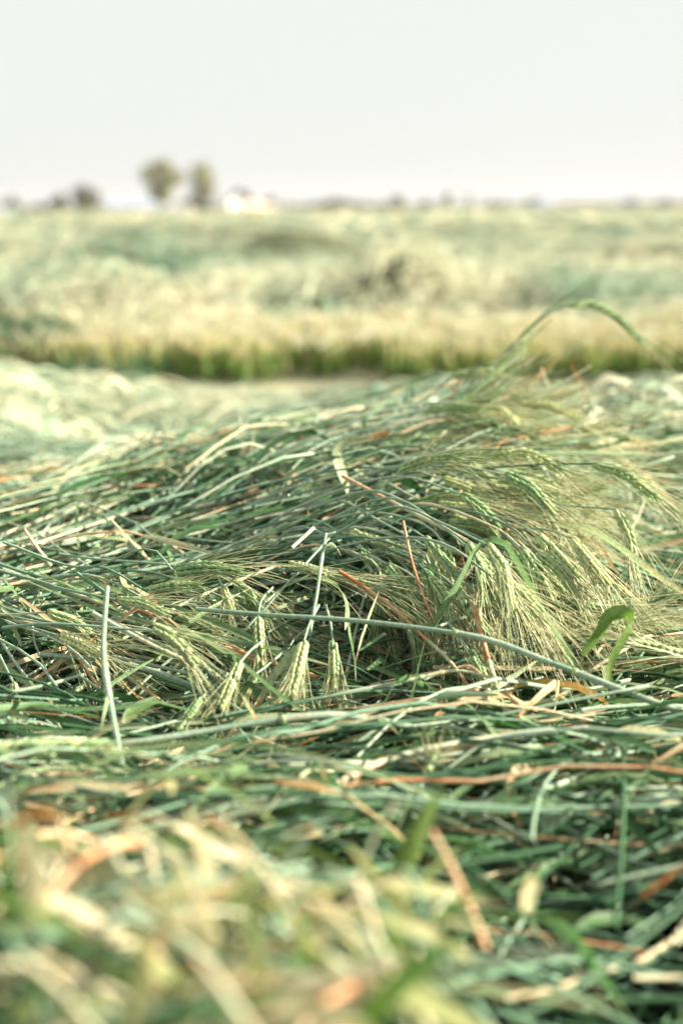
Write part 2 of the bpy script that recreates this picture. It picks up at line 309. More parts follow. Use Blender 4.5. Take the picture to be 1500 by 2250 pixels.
def stubble(label, n, xr, yr, h, rad, lo, hi, leaves=.5, lean=.14, top=0, mats=None):
    x = rng.uniform(*xr, n); y = rng.uniform(*yr, n); y = np.round(y / .14) * .14 + rng.normal(0, .02, n)
    keep = vnoise(x, y * .5, 3.1, 15) + vnoise(x, y, 9, 16) * .6 > .34 + .25 * (y < 7.1); x, y = x[keep], y[keep]; n = len(x)
    hh = rng.uniform(h * .72, h * 1.12, n) * (.85 + .3 * vnoise(x, y, 2.2, 12)); x = x + (vnoise(x, y, 5, 13) - .5) * .25; K = 4; s = np.linspace(0, 1, K)[None]
    lx = rng.normal(0, lean, n); ly = rng.normal(0, lean, n)
    P = np.stack([x[:, None] + lx[:, None] * s * hh[:, None], y[:, None] + ly[:, None] * s * hh[:, None], s * hh[:, None] + 0 * x[:, None]], -1)
    pcs = [(*tubes(P, rng.uniform(rad * .7, rad * 1.2, n)[:, None] * np.ones((1, K)), rng.uniform(lo, hi, n), 4), 0)]
    m = int(n * leaves); i = rng.integers(0, n, m); a = rng.uniform(0, 6.28, m); l = rng.uniform(.3, .9, m) * h; z0 = hh[i] * rng.uniform(.1, .8, m); s = np.linspace(0, 1, 5)[None]
    P = np.stack([x[i][:, None] + (np.cos(a) * l)[:, None] * s * .5, y[i][:, None] + (np.sin(a) * l)[:, None] * s * .5, z0[:, None] + l[:, None] * (s * .9 - s * s * .5)], -1)
    pcs.append((*ribbons(P, leafw(m, 5, rad * 3, rad * 6), rng.uniform(0, 1, m) * (1 if top else .6), rng.uniform(-1, 1, m), .5), 1))
    m = top; x = rng.uniform(*xr, m); y = rng.uniform(*yr, m); a = rng.normal(0, 1, m); l = rng.uniform(.05, .2, m); s = np.linspace(-.5, .5, 4)[None]
    if m:
        P = np.stack([x[:, None] + (np.cos(a) * l)[:, None] * s, y[:, None] + .12 + (np.sin(a) * l)[:, None] * s, h * (.85 + .3 * vnoise(x, y, 2.2, 12))[:, None] * rng.uniform(.85, 1.15, m)[:, None] + rng.normal(0, .05, m)[:, None] * s], -1)
        pcs.append((*ribbons(P, np.full((m, 4), .008), rng.uniform(.5, 1, m), rng.uniform(-.5, .5, m), 0), 2))
    return tag(build('stubble', pcs, mats or [STUB, GRN, PALE]), label, 'stubble', kind='stuff')
stubble('strip of upright cut stubble with green flanks crossing the field', 9000, (-3.4, 3.4), (6.85, 8.5), .215, .0035, .2, .86, .7, top=3600)
stubble('dense green stubble standing at the right behind the heap', 900, (.42, .95), (2.25, 2.72), .41, .0024, .05, .6, 1.3, mats=[GSTEM, GRN, PALE])

# ------------------------------------------------------------------ depth of the heap surface under each photograph pixel (to lay stalks ON it)
GX = np.arange(-400, 1901, 20.0); GY = np.arange(820, 2301, 10.0)
def _depth_table():
    px, py = np.meshgrid(GX, GY); ys = np.concatenate([np.linspace(.40, 3.2, 420), np.linspace(3.22, 7, 150)]); D = np.full(px.shape, np.nan)
    for Y in ys:
        u = (px - 750) / FPX; v = (1125 - py) / FPX
        dy = math.cos(PITCH) + v * math.sin(PITCH); dz = -math.sin(PITCH) + v * math.cos(PITCH); sc = Y / dy
        hit = (CAMZ + dz * sc < Hnear(u * sc, np.full_like(u, Y))) & np.isnan(D); D[hit] = Y
    return np.where(np.isnan(D), 7.0, D)
DT = _depth_table()
def hitY(px, py):
    fx = np.clip((px + 400) / 20, 0, len(GX) - 1.001); fy = np.clip((py - 820) / 10, 0, len(GY) - 1.001); i, j = int(fy), int(fx); a, b = fy - i, fx - j
    return (DT[i, j] * (1 - b) + DT[i, j + 1] * b) * (1 - a) + (DT[i + 1, j] * (1 - b) + DT[i + 1, j + 1] * b) * a
FWD = .965
def curve(pts, n=16):
    """pts: (px, py) laid on the heap, or (px, py, Y) at its own distance"""
    Y = [p[2] if len(p) > 2 else None for p in pts]
    auto = [hitY(p[0], p[1]) * .97 for p in pts]
    sm = [np.median(auto[max(0, i - 1):i + 2]) if 0 < i < len(auto) - 1 else auto[i] for i in range(len(auto))]
    return catmull([P3(p[0], p[1], (y * FWD if 1.0 < y < 1.8 else y) if y else s_) for p, y, s_ in zip(pts, Y, sm)], n)

# ------------------------------------------------------------------ ears
def _kernel():
    rings = [(0, .25), (.18, .8), (.42, 1), (.68, .82), (.88, .42), (1, .06)]; sd = 6; V = []
    for a, r_ in rings:
        for k in range(sd):
            q = k * 2 * math.pi / sd; V.append((a, r_ * math.cos(q), r_ * math.sin(q)))
    idx = np.arange(len(V)).reshape(len(rings), sd); nx = np.roll(idx, -1, 1)
    return np.array(V), np.stack([idx[:-1], nx[:-1], nx[1:], idx[1:]], -1).reshape(-1, 4)
KV, KF = _kernel()
def ear_pieces(P, roll=0.0, size=1.0, awn=.085, spread=.22, val=.5, st=10, kw=1.0, droop=.12):
    P = catmull(P, st); T, N, B = frames(P[None]); T, N, B = T[0], N[0], B[0]
    c, s_ = math.cos(roll), math.sin(roll); N, B = c * N + s_ * B, -s_ * N + c * B
    L = np.linalg.norm(np.diff(P, axis=0), axis=1).sum(); kl = L / st * 1.75
    Vs, Fs, Rs, Ts, o = [], [], [], [], 0; ap, ad = [], []
    for i in range(st):
        env = (.62 + .38 * math.sin(math.pi * min(1, (i + 1.2) / (st + .5)) ** .75)) * kw * size
        for sgn in (-1, 1):
            if rng.random() < .04: continue
            for k, (out_, dep, aw) in enumerate(((.0040, 0, 1), (.0022, .0026, .8), (.0022, -.0026, .8))):
                shift = T[i] * (.5 if sgn > 0 else 0) * L / st
                d = nrm(T[i] + N[i] * sgn * (.34 if k == 0 else .2) + B[i] * dep * 60 + rng.normal(0, .03, 3))
                a1 = nrm(np.cross(d, B[i])); a2 = np.cross(d, a1)
                p0 = P[i] + shift + N[i] * sgn * out_ * env * .55 + B[i] * dep * env
                w1 = .0023 * env * rng.uniform(.9, 1.1); V = p0 + KV[:, :1] * d * kl * (1.12 if k == 0 else 1.0) + KV[:, 1:2] * a1 * w1 * .85 + KV[:, 2:] * a2 * w1
                Vs.append(V); Fs.append(KF + o); o += len(V); Rs.append(np.full(len(V), np.clip(val + rng.normal(0, .12), 0, 1))); Ts.append(KV[:, 0])
                if rng.random() < aw * (.95 if k == 0 else .3): ap.append(p0 + d * kl * .8); ad.append(nrm(d * .55 + T[i] * .6 + N[i] * sgn * spread * rng.uniform(0, 1.2) + B[i] * rng.normal(0, spread) + rng.normal(0, .05, 3)))
    kern = (np.concatenate(Vs), np.concatenate(Fs), np.concatenate(Rs), np.concatenate(Ts), 0)
    ap, ad = np.array(ap), np.array(ad); n = len(ap); s = np.linspace(0, 1, 5)[None, :, None]; l = (awn * rng.uniform(.6, 1.15, n))[:, None, None]
    bend = rng.normal(0, .07, (n, 1, 3)); bend[..., 2] -= droop
    A = ap[:, None] + ad[:, None] * s * l + bend * (s ** 2) * l
    awns = (*tubes(A, np.array([.00046, .00042, .00034, .00024, .0001])[None] * max(size, .9), rng.uniform(.2, 1, n), 3), 0)
    return kern, awns

def add_ear(root, P, **k):
    kern, awns = ear_pieces(P, **k)
    e = build('ear', [kern], [EAR], root); e['_org'] = list(root['_org'])
    build('awns', [awns], [AWN], e)

def stem_piece(P, r0, r1, rnd, nodes=(.33,), sides=8):
    K = len(P); rad = np.linspace(r0, r1, K)
    return (*tubes(P[None], rad[None], [rnd], sides), 0)
def node_piece(P, f, r):
    i = int(f * (len(P) - 1)); i = min(max(i, 1), len(P) - 2); d = nrm(P[i + 1] - P[i]); q = P[i] + d * np.linspace(-.0035, .0035, 5)[:, None]
    return (*tubes(q[None], np.array([[1.02, 1.35, 1.5, 1.3, 1.0]]) * r, [.55], 8), 0)

def stalk(label, pts, r=2.4, tone=.6, ear=None, n=22, node=(.4,), group=None, taper=.65, frayed=False, **k):
    """a cut grain stalk: stem > nodes, ear > awns; r is the stem radius in mm"""
    P = curve(pts, n); t_ = thing('grain_stalk' if ear else 'straw_stem', P[0], label, 'grain stalk' if ear else 'stem', group)
    r *= .84; build('stem', [stem_piece(P, r * .001, r * .001 * taper, tone)], [STEM], t_)
    L_ = np.linalg.norm(np.diff(P, axis=0), axis=1).sum()
    for f in node[:2]:
        a = int(f * (n - 1)); b = min(n - 1, a + max(3, int(n * .2)))
        if b - a >= 3:
            q = P[a:b + 1]; m = len(q); rad = r * .001 * (1 - (1 - taper) * f) * np.r_[1.22, np.full(m - 2, 1.2), 1.12]
            build('sheath', [(*tubes(q[None], rad[None], [min(tone + .12, .86)], 8), 0)], [STEM], t_)
            d = nrm(q[-1] - q[-2]); sd = nrm(np.cross(d, [0, 0, 1.0])) * rng.choice([-1, 1]); u_ = np.linspace(0, 1, 9)[:, None]
            lp = q[-1] + (d * .75 + sd * .3) * u_ * .05 + np.array([0, 0, 1.0]) * (u_ * .02 - u_ ** 2 * .045)
            build('torn_leaf', [(*ribbons(lp[None], (np.linspace(.0055, .0006, 9) * (1 + .2 * np.sin(np.arange(9) * 2.3)))[None], [min(tone + .15, .92)], .6, 1.4), 0)], [LEAF], t_)
    for f in node:
        i = min(max(int(f * (n - 1)), 1), n - 2); rad = r * .001 * (1 - (1 - taper) * f); build('node', [node_piece(P, f, rad)], [EAR], t_)
    if ear:
        E = curve([pts[-1]] + ear, 8) if not isinstance(ear, float) else None
        E = E - E[0] + P[-1]; add_ear(t_, E, **k)
    if frayed:
        d = nrm(P[-1] - P[-2]); m = 9; dirs = nrm(d + rng.normal(0, .22, (m, 3))); q = P[-1] + dirs[:, None] * np.linspace(-.002, .012, 3)[None, :, None]
        build('frayed_end', [(*ribbons(q, np.array([[.0018, .0015, .0004]]), rng.uniform(.7, .85, m), rng.uniform(-1, 1, m), 0), 0)], [STEM], t_)
    return t_

def blade(label, pts, wmm,  val=.5, mat=None, roll=0.0, twist=0.0, fold=.35, n=26, shape='leaf', name='leaf_blade', group=None):
    P = curve(pts, n); s = np.linspace(0, 1, n)
    if P[0][1] < .8: wmm *= 1.35; val = min(1, val + .08)
    W = {'leaf': np.sin(np.clip(.12 + s * .88, 0, 1) * math.pi) ** .55, 'tip': (1 - s ** 2.2) * .95 + .03, 'even': np.ones(n) * np.where(s > .9, (1 - s) * 8 + .2, 1).clip(0, 1)}[shape] * wmm * .001
    W = W * (1 + .06 * np.sin(s * 21 + wmm)); W = np.maximum(W, .0004)
    V, F, r_, t_ = ribbons(P[None], W[None], [val], roll, twist, fold)
    V = V + np.stack([np.sin(V[:, 0] * 260 + val * 9), np.sin(V[:, 1] * 310), np.cos(V[:, 0] * 240)], -1) * wmm * 2.5e-5
    org = P[0]; o = build(name, [(V - org, F, r_, t_, 0)], [mat or LEAF]); o.location = tuple(org)
    return tag(o, label, 'leaf', group)

# --- stalks and ears of the main heap one can single out
stalk('tall nodding stalk rising highest from the heap against the far field', [(760, 1100, 1.95), (880, 1000, 2.0), (985, 890, 2.02), (1050, 828, 2.04), (1127, 757, 2.05), (1190, 700, 2.06), (1240, 672, 2.06)], 2.6, .35,
      [(1290, 670, 2.06), (1340, 690, 2.06), (1395, 735, 2.05)], node=(.66,), taper=.5, awn=.11, spread=.14, size=.9, val=.5)
blade('narrow grey-green leaf pointing up beside the tallest nodding stalk', [(1140, 742, 2.05), (1185, 700, 2.05), (1240, 655, 2.05), (1312, 603, 2.05)], 5, .45, roll=.9, shape='tip')
blade('pale curled leaf standing on the crest with its tip bent sideways', [(778, 1118, 1.72), (765, 1085, 1.72), (750, 1045, 1.72), (740, 1005, 1.72), (755, 975, 1.72), (800, 966, 1.72), (860, 948, 1.72)], 14, .8, roll=.5, twist=.9, shape='leaf')
stalk('long straw-pink stem slanting down right across the fan of ears', [(752, 1046, 1.62), (890, 1118, 1.56), (1030, 1190, 1.5), (1125, 1250, 1.46)], 2.8, .90, node=(.45,))
blade('broad leaf folded over like an upturned V in front of ears', [(945, 1390, 1.36), (1008, 1290, 1.37), (1045, 1215, 1.38), (1075, 1190, 1.385), (1105, 1198, 1.38), (1135, 1245, 1.375), (1170, 1310, 1.37), (1215, 1390, 1.36), (1262, 1480, 1.36), (1305, 1562, 1.35)], 11, .55, LEAF, roll=1.2, twist=-.8, shape='even', fold=.5)
stalk('thin brick-red stem standing steeply in front of the ears', [(885, 1145, 1.42), (905, 1235, 1.4), (930, 1310, 1.38), (955, 1370, 1.36)], 1.9, .965, node=())
stalk('rust-orange stem slanting into the dark hollow below the ears', [(745, 1255, 1.42), (850, 1325, 1.38), (925, 1395, 1.36), (985, 1450, 1.34), (1030, 1512, 1.32), (1072, 1575, 1.31)], 2.4, .95, node=(.6,))
stalk('thick orange-yellow stem standing almost upright in the hollow', [(1040, 1330, 1.38), (1062, 1415, 1.36), (1085, 1500, 1.34), (1118, 1608, 1.32)], 3.2, .93, node=(.5,), taper=1.1)
stalk('long smooth green stem running down right over the whole right half', [(430, 1338, 1.36), (600, 1352, 1.34), (760, 1362, 1.32), (920, 1380, 1.3), (1062, 1403, 1.28), (1180, 1445, 1.26), (1290, 1487, 1.24), (1400, 1530, 1.22), (1540, 1580, 1.2)], 2.7, .55, node=(.57, .8), taper=1.25)
t_ = stalk('thick green stem kinked at left and lying level across the hollow', [(160, 1645, 1.14), (300, 1630, 1.14), (450, 1607, 1.15), (550, 1590, 1.155), (700, 1572, 1.16), (800, 1577, 1.165), (900, 1597, 1.17), (965, 1611, 1.17), (1040, 1628, 1.17)], 3.3, .62, node=(.55,), n=30, taper=1.1)
stalk('green stem dropping to the lower left from the kinked stem', [(163, 1644, 1.138), (130, 1690, 1.12), (105, 1745, 1.1), (88, 1800, 1.09)], 3.0, .55, node=())
stalk('pale blue-green stem standing nearly upright at the left with frayed foot', [(236, 1290, 1.3), (228, 1400, 1.24), (231, 1472, 1.2), (243, 1545, 1.16), (262, 1650, 1.12), (280, 1728, 1.09)], 2.6, .55, node=(.45,), taper=1.25, frayed=True)
stalk('cut pale stem with a splintered end left of the lower ears, upper one', [(120, 1335), (200, 1388), (260, 1418), (312, 1442)], 3.0, .75, node=(), frayed=True)
stalk('cut pale stem ending beside the pair of hanging ears', [(205, 1348, 1.36), (300, 1400, 1.33), (360, 1430, 1.32), (422, 1458, 1.31)], 3.2, .77, node=(.8,), frayed=True)
stalk('pale stem climbing right from the left tangle to the heap middle', [(270, 1405, 1.4), (400, 1328, 1.45), (550, 1265, 1.5), (610, 1243, 1.52)], 2.6, .78, node=(.75,))
stalk('thin blue-green stem standing steeply left of the dangling ears', [(678, 1400, 1.32), (695, 1310, 1.36), (705, 1240, 1.4), (716, 1172, 1.45)], 2.4, .5, node=(.6,))
stalk('bundle-crossing grey-green stem falling right to the pale pointed leaf', [(90, 1438, 1.36), (240, 1452, 1.33), (350, 1478, 1.3), (450, 1518, 1.27), (520, 1556, 1.24), (570, 1590, 1.22)], 2.8, .6, node=(.4,))
stalk('bare stem curving up at the left picture edge above the green ear', [(-60, 1535, 1.25), (40, 1518, 1.26), (110, 1503, 1.27), (185, 1482, 1.29)], 2.6, .68, node=())
stalk('pale stem rising gently through the dark hollow right of centre', [(700, 1535, 1.27), (760, 1522, 1.27), (880, 1498, 1.28), (1000, 1474, 1.29), (1090, 1492, 1.28)], 2.5, .8, node=(.6,))
stalk('short cut stem lying level below the rust-orange stem', [(822, 1566, 1.27), (930, 1558, 1.28), (1060, 1556, 1.28), (1220, 1538, 1.3)], 2.7, .7, node=(.35, .8))
stalk('thick pale stem rising right across the lower dip', [(480, 1850, .97), (600, 1790, 1.0), (690, 1748, 1.02), (760, 1712, 1.05), (840, 1672, 1.08), (960, 1640, 1.1), (1135, 1612, 1.13), (1290, 1598, 1.15)], 3.2, .8, node=(.3,), n=28)
stalk('long green stem climbing right through the lower right tangle', [(880, 1860, .98), (1000, 1805, 1.0), (1120, 1758, 1.03), (1240, 1718, 1.06), (1375, 1650, 1.12)], 2.8, .55, node=(.5,))
stalk('pink-tinged stem lying just above the lower right green bundle', [(760, 1868, .98), (900, 1815, 1.0), (1040, 1778, 1.03), (1150, 1760, 1.05), (1290, 1742, 1.06)], 2.4, .9, node=(.6,))
stalk('blunt cut pale green stem in the lower right bundle', [(1000, 1890, .95), (1100, 1862, .97), (1180, 1846, .98), (1282, 1840, .98)], 3.6, .72, node=(), frayed=True)
stalk('long pale green stem running off right above the dark corner', [(1010, 1846, 1.0), (1180, 1802, 1.01), (1350, 1770, 1.03), (1560, 1720, 1.06)], 3.6, .66, node=(.45,))
stalk('tan stem lying level across the left middle', [(18, 1285, 1.52), (90, 1274, 1.53), (180, 1270, 1.54), (270, 1268, 1.55)], 2.2, .9, node=(.5,))
stalk('tan stem tip standing up over the left slope, lower one', [(112, 1243, 1.6), (80, 1200, 1.6), (54, 1162, 1.6)], 2.6, .88, node=())
stalk('bent pale tan stem sticking up from the middle of the left slope', [(342, 1242, 1.6), (318, 1222, 1.6), (280, 1182, 1.61), (244, 1142, 1.62)], 2.7, .86, node=(.4,))
stalk('pale stem standing upright at the top left of the heap crest', [(552, 1085, 2.0), (535, 1010, 2.0), (525, 915, 2.0)], 2.6, .86, node=())
stalk('slim pale stem leaning beside the upright one on the crest', [(556, 1082, 1.98), (548, 1020, 1.98), (556, 955, 1.98)], 2.3, .84, node=())
stalk('pale straw stem tip poking above the crest right of centre', [(1150, 955, 2.1), (1115, 890, 2.1), (1075, 826, 2.1)], 3.0, .86, node=(.3,))
stalk('short pale straw tip beside the brown one over the right crest', [(1208, 872, 2.15), (1198, 840, 2.15), (1188, 808, 2.15)], 3.0, .85, node=())
blade('reddish pointed leaf tip sticking up left of the tallest stalk', [(935, 945, 2.05), (985, 880, 2.05), (1015, 825, 2.05), (1046, 782, 2.05)], 5, .72, DRY, roll=1, shape='tip')
blade('brown dry tip curling up at the far right above the crest', [(1290, 880, 2.15), (1275, 840, 2.15), (1258, 810, 2.15), (1250, 783, 2.15)], 4, .55, DRY, roll=1, shape='tip')
stalk('pale blue-green stem standing at right behind the ears', [(1285, 855, 2.2), (1318, 930, 2.15), (1350, 1010, 2.1), (1378, 1080, 2.0), (1392, 1140, 1.9)], 2.8, .7, node=(.7,))
blade('pale hanging leaf below the blue-green stem at right', [(1393, 1130, 1.9), (1385, 1170, 1.88), (1370, 1215, 1.86), (1360, 1260, 1.84)], 11, .78, roll=1.2, shape='even')
blade('long slender grey leaf pointing right over the green hollow', [(985, 1062, 1.72), (1080, 1050, 1.72), (1180, 1040, 1.72), (1265, 1033, 1.72), (1360, 1036, 1.72)], 6, .5, roll=.3, shape='tip')
blade('green leaf with an orange tip just under the slender grey leaf', [(990, 1110, 1.66), (1080, 1088, 1.66), (1170, 1070, 1.66), (1268, 1047, 1.66)], 7, .6, roll=.6, shape='leaf')
blade('narrow leaf running off to the lower right with a browned end', [(1215, 1150, 1.5), (1290, 1162, 1.5), (1375, 1215, 1.48), (1450, 1270, 1.47), (1540, 1325, 1.46)], 9, .78, roll=.9, twist=.5, shape='leaf')
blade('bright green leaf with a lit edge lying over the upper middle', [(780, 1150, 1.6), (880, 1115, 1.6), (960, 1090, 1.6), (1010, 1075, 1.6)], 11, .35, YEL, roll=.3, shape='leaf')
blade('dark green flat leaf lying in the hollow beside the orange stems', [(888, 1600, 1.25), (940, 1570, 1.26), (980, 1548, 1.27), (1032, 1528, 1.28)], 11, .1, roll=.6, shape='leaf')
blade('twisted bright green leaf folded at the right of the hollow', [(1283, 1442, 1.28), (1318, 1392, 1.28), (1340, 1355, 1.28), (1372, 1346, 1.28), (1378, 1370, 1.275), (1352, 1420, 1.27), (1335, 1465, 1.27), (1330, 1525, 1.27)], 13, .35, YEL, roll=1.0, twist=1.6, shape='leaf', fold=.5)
blade('arched dry leaf turning from orange to green beside the thick orange stem', [(1102, 1532, 1.3), (1150, 1506, 1.3), (1222, 1504, 1.3), (1290, 1520, 1.29), (1348, 1558, 1.28)], 11, .35, DRY, roll=.7, twist=.6, shape='leaf')
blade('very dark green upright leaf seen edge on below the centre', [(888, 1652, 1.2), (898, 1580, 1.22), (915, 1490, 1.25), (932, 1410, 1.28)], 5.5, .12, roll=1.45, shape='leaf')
blade('curled pale leaf with a pink folded end on the left slope', [(262, 1262, 1.5), (270, 1285, 1.49), (290, 1295, 1.48), (315, 1310, 1.47), (346, 1332, 1.46)], 11, .84, roll=.9, twist=-1, shape='even', fold=.6)
blade('blue-green leaf bending down left of the hanging ear pair', [(400, 1375, 1.34), (450, 1410, 1.33), (500, 1438, 1.32), (540, 1452, 1.31)], 9, .62, roll=.7, shape='leaf')
blade('pale pointed leaf dropping steeply beside the hanging ears', [(650, 1420, 1.29), (625, 1455, 1.28), (590, 1500, 1.27), (560, 1560, 1.25)], 8, .8, roll=1.1, shape='leaf')
blade('small pale pink-edged leaf where two stems cross in the hollow', [(533, 1532, 1.22), (548, 1560, 1.215), (566, 1588, 1.21)], 7, .84, roll=1.2, shape='leaf')
blade('grey hanging leaf with its tip down right of the hanging ears', [(765, 1350, 1.34), (772, 1400, 1.33), (780, 1450, 1.32), (782, 1500, 1.31)], 8, .55, roll=1.2, twist=.6, shape='leaf')
blade('pale hanging leaf in front of the dark gap right of centre', [(835, 1300, 1.38), (815, 1350, 1.37), (795, 1410, 1.36), (780, 1470, 1.35)], 8, .82, roll=1.2, shape='leaf')
blade('blue-green drooping leaf above the dark gap in the heap', [(690, 1270, 1.45), (740, 1290, 1.43), (760, 1335, 1.41), (758, 1385, 1.39)], 9, .6, roll=.9, shape='leaf')
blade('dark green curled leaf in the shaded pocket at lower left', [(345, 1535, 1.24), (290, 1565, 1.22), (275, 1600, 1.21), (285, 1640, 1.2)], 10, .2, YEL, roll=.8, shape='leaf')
blade('dry rusty leaf lying along the lower right bundle', [(1120, 1665, 1.12), (1200, 1640, 1.13), (1290, 1625, 1.14), (1370, 1622, 1.15)], 8, .75, DRY, roll=.3, shape='leaf')
blade('pinkish dry leaf lying level at the right over green stems', [(1230, 1675, 1.1), (1330, 1665, 1.11), (1430, 1672, 1.11), (1520, 1690, 1.11)], 9, .5, DRY, roll=.2, shape='leaf')
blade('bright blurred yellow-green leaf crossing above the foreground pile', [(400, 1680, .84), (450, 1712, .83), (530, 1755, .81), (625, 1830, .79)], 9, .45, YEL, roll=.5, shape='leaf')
blade('orange blade lying across the upper left crest', [(560, 965, 2.2), (590, 955, 2.2), (625, 952, 2.2)], 7, .6, DRY, roll=.5, shape='leaf')
blade('white leaf on the left shoulder of the crest', [(400, 1025, 2.1), (435, 1000, 2.1), (468, 965, 2.1)], 11, .84, roll=.5, shape='leaf')
blade('tan leaf lying on the middle of the crest', [(455, 1092, 1.9), (490, 1080, 1.9), (540, 1058, 1.9)], 9, .1, DRY, roll=.5, shape='leaf')

# --- single ears
def hang(label, base, tip, start, roll=0, **k):
    k2 = dict(size=1.0, awn=.1, spread=.15, kw=rng.uniform(.85, 1.05), val=.55); k2.update(k)
    mid = ((base[0] + tip[0]) / 2, (base[1] + tip[1]) / 2, (base[2] + tip[2]) / 2)
    stalk(label, start + [base], 1.6, .62, [mid, tip], node=(), taper=.7, roll=roll, n=14, **k2)
hang('plump pale ear hanging at centre with golden awns pointing lower left', (668, 1408, 1.29), (642, 1512, 1.26), [(700, 1330, 1.36), (680, 1370, 1.32)], size=1.12, kw=1.1, val=.75, roll=.3)
hang('slim ear hanging straight down just right of the plump pale ear', (731, 1408, 1.31), (736, 1500, 1.29), [(716, 1330, 1.37), (726, 1370, 1.33)], val=.6, roll=.5)
hang('ear hanging behind a pale leaf, leftmost of the upright three', (567, 1355, 1.34), (574, 1478, 1.31), [(600, 1290, 1.42), (575, 1318, 1.37)], val=.65, roll=-.3)
hang('ear leaning lower left with a thick brush of golden awns', (528, 1455, 1.27), (488, 1545, 1.24), [(590, 1400, 1.33), (555, 1425, 1.3)], awn=.095, size=1.05, val=.7, roll=.2)
hang('ear tucked behind the brush of golden awns at lower left', (560, 1482, 1.29), (505, 1560, 1.27), [(625, 1430, 1.34), (590, 1460, 1.31)], awn=.08, val=.6, roll=.7)
hang('half hidden ear whose golden awns spread toward the lower left', (440, 1535, 1.24), (395, 1600, 1.21), [(500, 1480, 1.28), (470, 1510, 1.26)], awn=.07, val=.35, size=.9)
hang('pale spread ear pointing down in the left middle tangle', (490, 1290, 1.46), (512, 1345, 1.44), [(470, 1250, 1.5), (480, 1270, 1.48)], size=.95, awn=.07, spread=.4, val=.8)
hang('pale green ear lying level under the crest, pointing right', (752, 1165, 1.56), (858, 1198, 1.54), [(620, 1170, 1.62), (690, 1160, 1.6)], size=1.05, val=.75)
hang('ear lying level beside the steep blue-green stem', (632, 1240, 1.47), (705, 1256, 1.45), [(520, 1250, 1.52), (580, 1240, 1.5)], val=.65)
hang('ear lying right of the steep blue-green stem, below the level ear', (722, 1262, 1.46), (800, 1282, 1.44), [(640, 1262, 1.5), (680, 1258, 1.48)], val=.6)
hang('shaded ear crossed by the brick-red stem near its top', (932, 1180, 1.48), (1000, 1262, 1.45), [(840, 1140, 1.54), (890, 1155, 1.5)], val=.4)  # this and the next two: shade put into a darker ear tone
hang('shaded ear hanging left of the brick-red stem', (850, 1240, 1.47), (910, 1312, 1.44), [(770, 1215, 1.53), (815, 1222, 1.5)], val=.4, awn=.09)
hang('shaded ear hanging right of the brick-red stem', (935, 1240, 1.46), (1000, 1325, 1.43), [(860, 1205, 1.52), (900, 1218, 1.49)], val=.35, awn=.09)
hang('sunlit ear at the right end of the fan, crossing its neighbour', (1180, 1175, 1.47), (1260, 1262, 1.44), [(1080, 1130, 1.55), (1135, 1148, 1.5)], size=1.1, awn=.09, val=.7, roll=.2)  # this and the next: sunlight put into a paler ear tone
hang('sunlit golden ear farthest right, hanging with long free awns', (1252, 1182, 1.45), (1328, 1272, 1.42), [(1150, 1160, 1.54), (1205, 1165, 1.49)], size=1.12, awn=.095, spread=.2, val=.85, roll=-.2)
hang('ear drooping just left of the folded leaf', (1000, 1290, 1.41), (1060, 1385, 1.38), [(920, 1240, 1.48), (965, 1262, 1.44)], val=.5, awn=.09)
hang('ear drooping behind the folded leaf, tip toward the lower right', (1095, 1245, 1.43), (1150, 1345, 1.4), [(1010, 1195, 1.5), (1055, 1215, 1.46)], val=.6, awn=.095)
hang('ear hanging low beside the thick orange-yellow stem', (1030, 1430, 1.33), (1072, 1515, 1.31), [(985, 1370, 1.38), (1010, 1400, 1.35)], val=.45, awn=.07)
hang('bright yellow-green ear at the upper middle of the fan', (960, 1108, 1.6), (1050, 1118, 1.58), [(850, 1110, 1.66), (905, 1104, 1.63)], val=.9, awn=.1)
hang('yellow-green ear right of the bright one, awns fanned to the right', (1062, 1112, 1.59), (1140, 1132, 1.56), [(960, 1120, 1.65), (1010, 1112, 1.62)], val=.85, awn=.11)
hang('ear lying level at the right edge, pointing left', (1540, 1452, 1.36), (1400, 1415, 1.35), [(1700, 1490, 1.38), (1620, 1470, 1.37)], val=.65)
hang('long level ear at the right just above the twisted leaf', (1240, 1398, 1.42), (1345, 1382, 1.42), [(1120, 1430, 1.44), (1180, 1412, 1.43)], val=.5, awn=.1)
hang('ear at far left whose plump grains show above a spray of awns', (132, 1398, 1.36), (215, 1432, 1.33), [(20, 1370, 1.42), (80, 1382, 1.38)], size=1.15, kw=1.15, spread=.4, awn=.09, val=.95)
hang('small pale ear hanging straight down near the left edge', (30, 1500, 1.28), (36, 1570, 1.26), [(0, 1440, 1.33), (15, 1470, 1.3)], size=.95, awn=.06, val=.85, spread=.25)
hang('blurred bright green ear lying level at the left edge', (-30, 1648, 1.02), (205, 1640, 1.04), [(-200, 1660, 1.0), (-120, 1655, 1.0)], size=1.2, awn=.06, val=.5, spread=.3)
hang('blurred ear lying level behind the frayed stem foot', (360, 1702, 1.1), (490, 1680, 1.11), [(220, 1712, 1.08), (290, 1710, 1.09)], val=.45, spread=.35, awn=.07)
hang('ear with wide-spread hairs lying in the lower dip right of centre', (935, 1700, 1.08), (955, 1660, 1.09), [(900, 1780, 1.03), (920, 1740, 1.05)], size=.7, awn=.035, spread=.7, val=.6)
hang('blurred ear drooping over the green hollow at upper right', (1340, 990, 1.95), (1420, 1060, 1.93), [(1180, 930, 2.02), (1265, 950, 1.98)], awn=.12, val=.8)

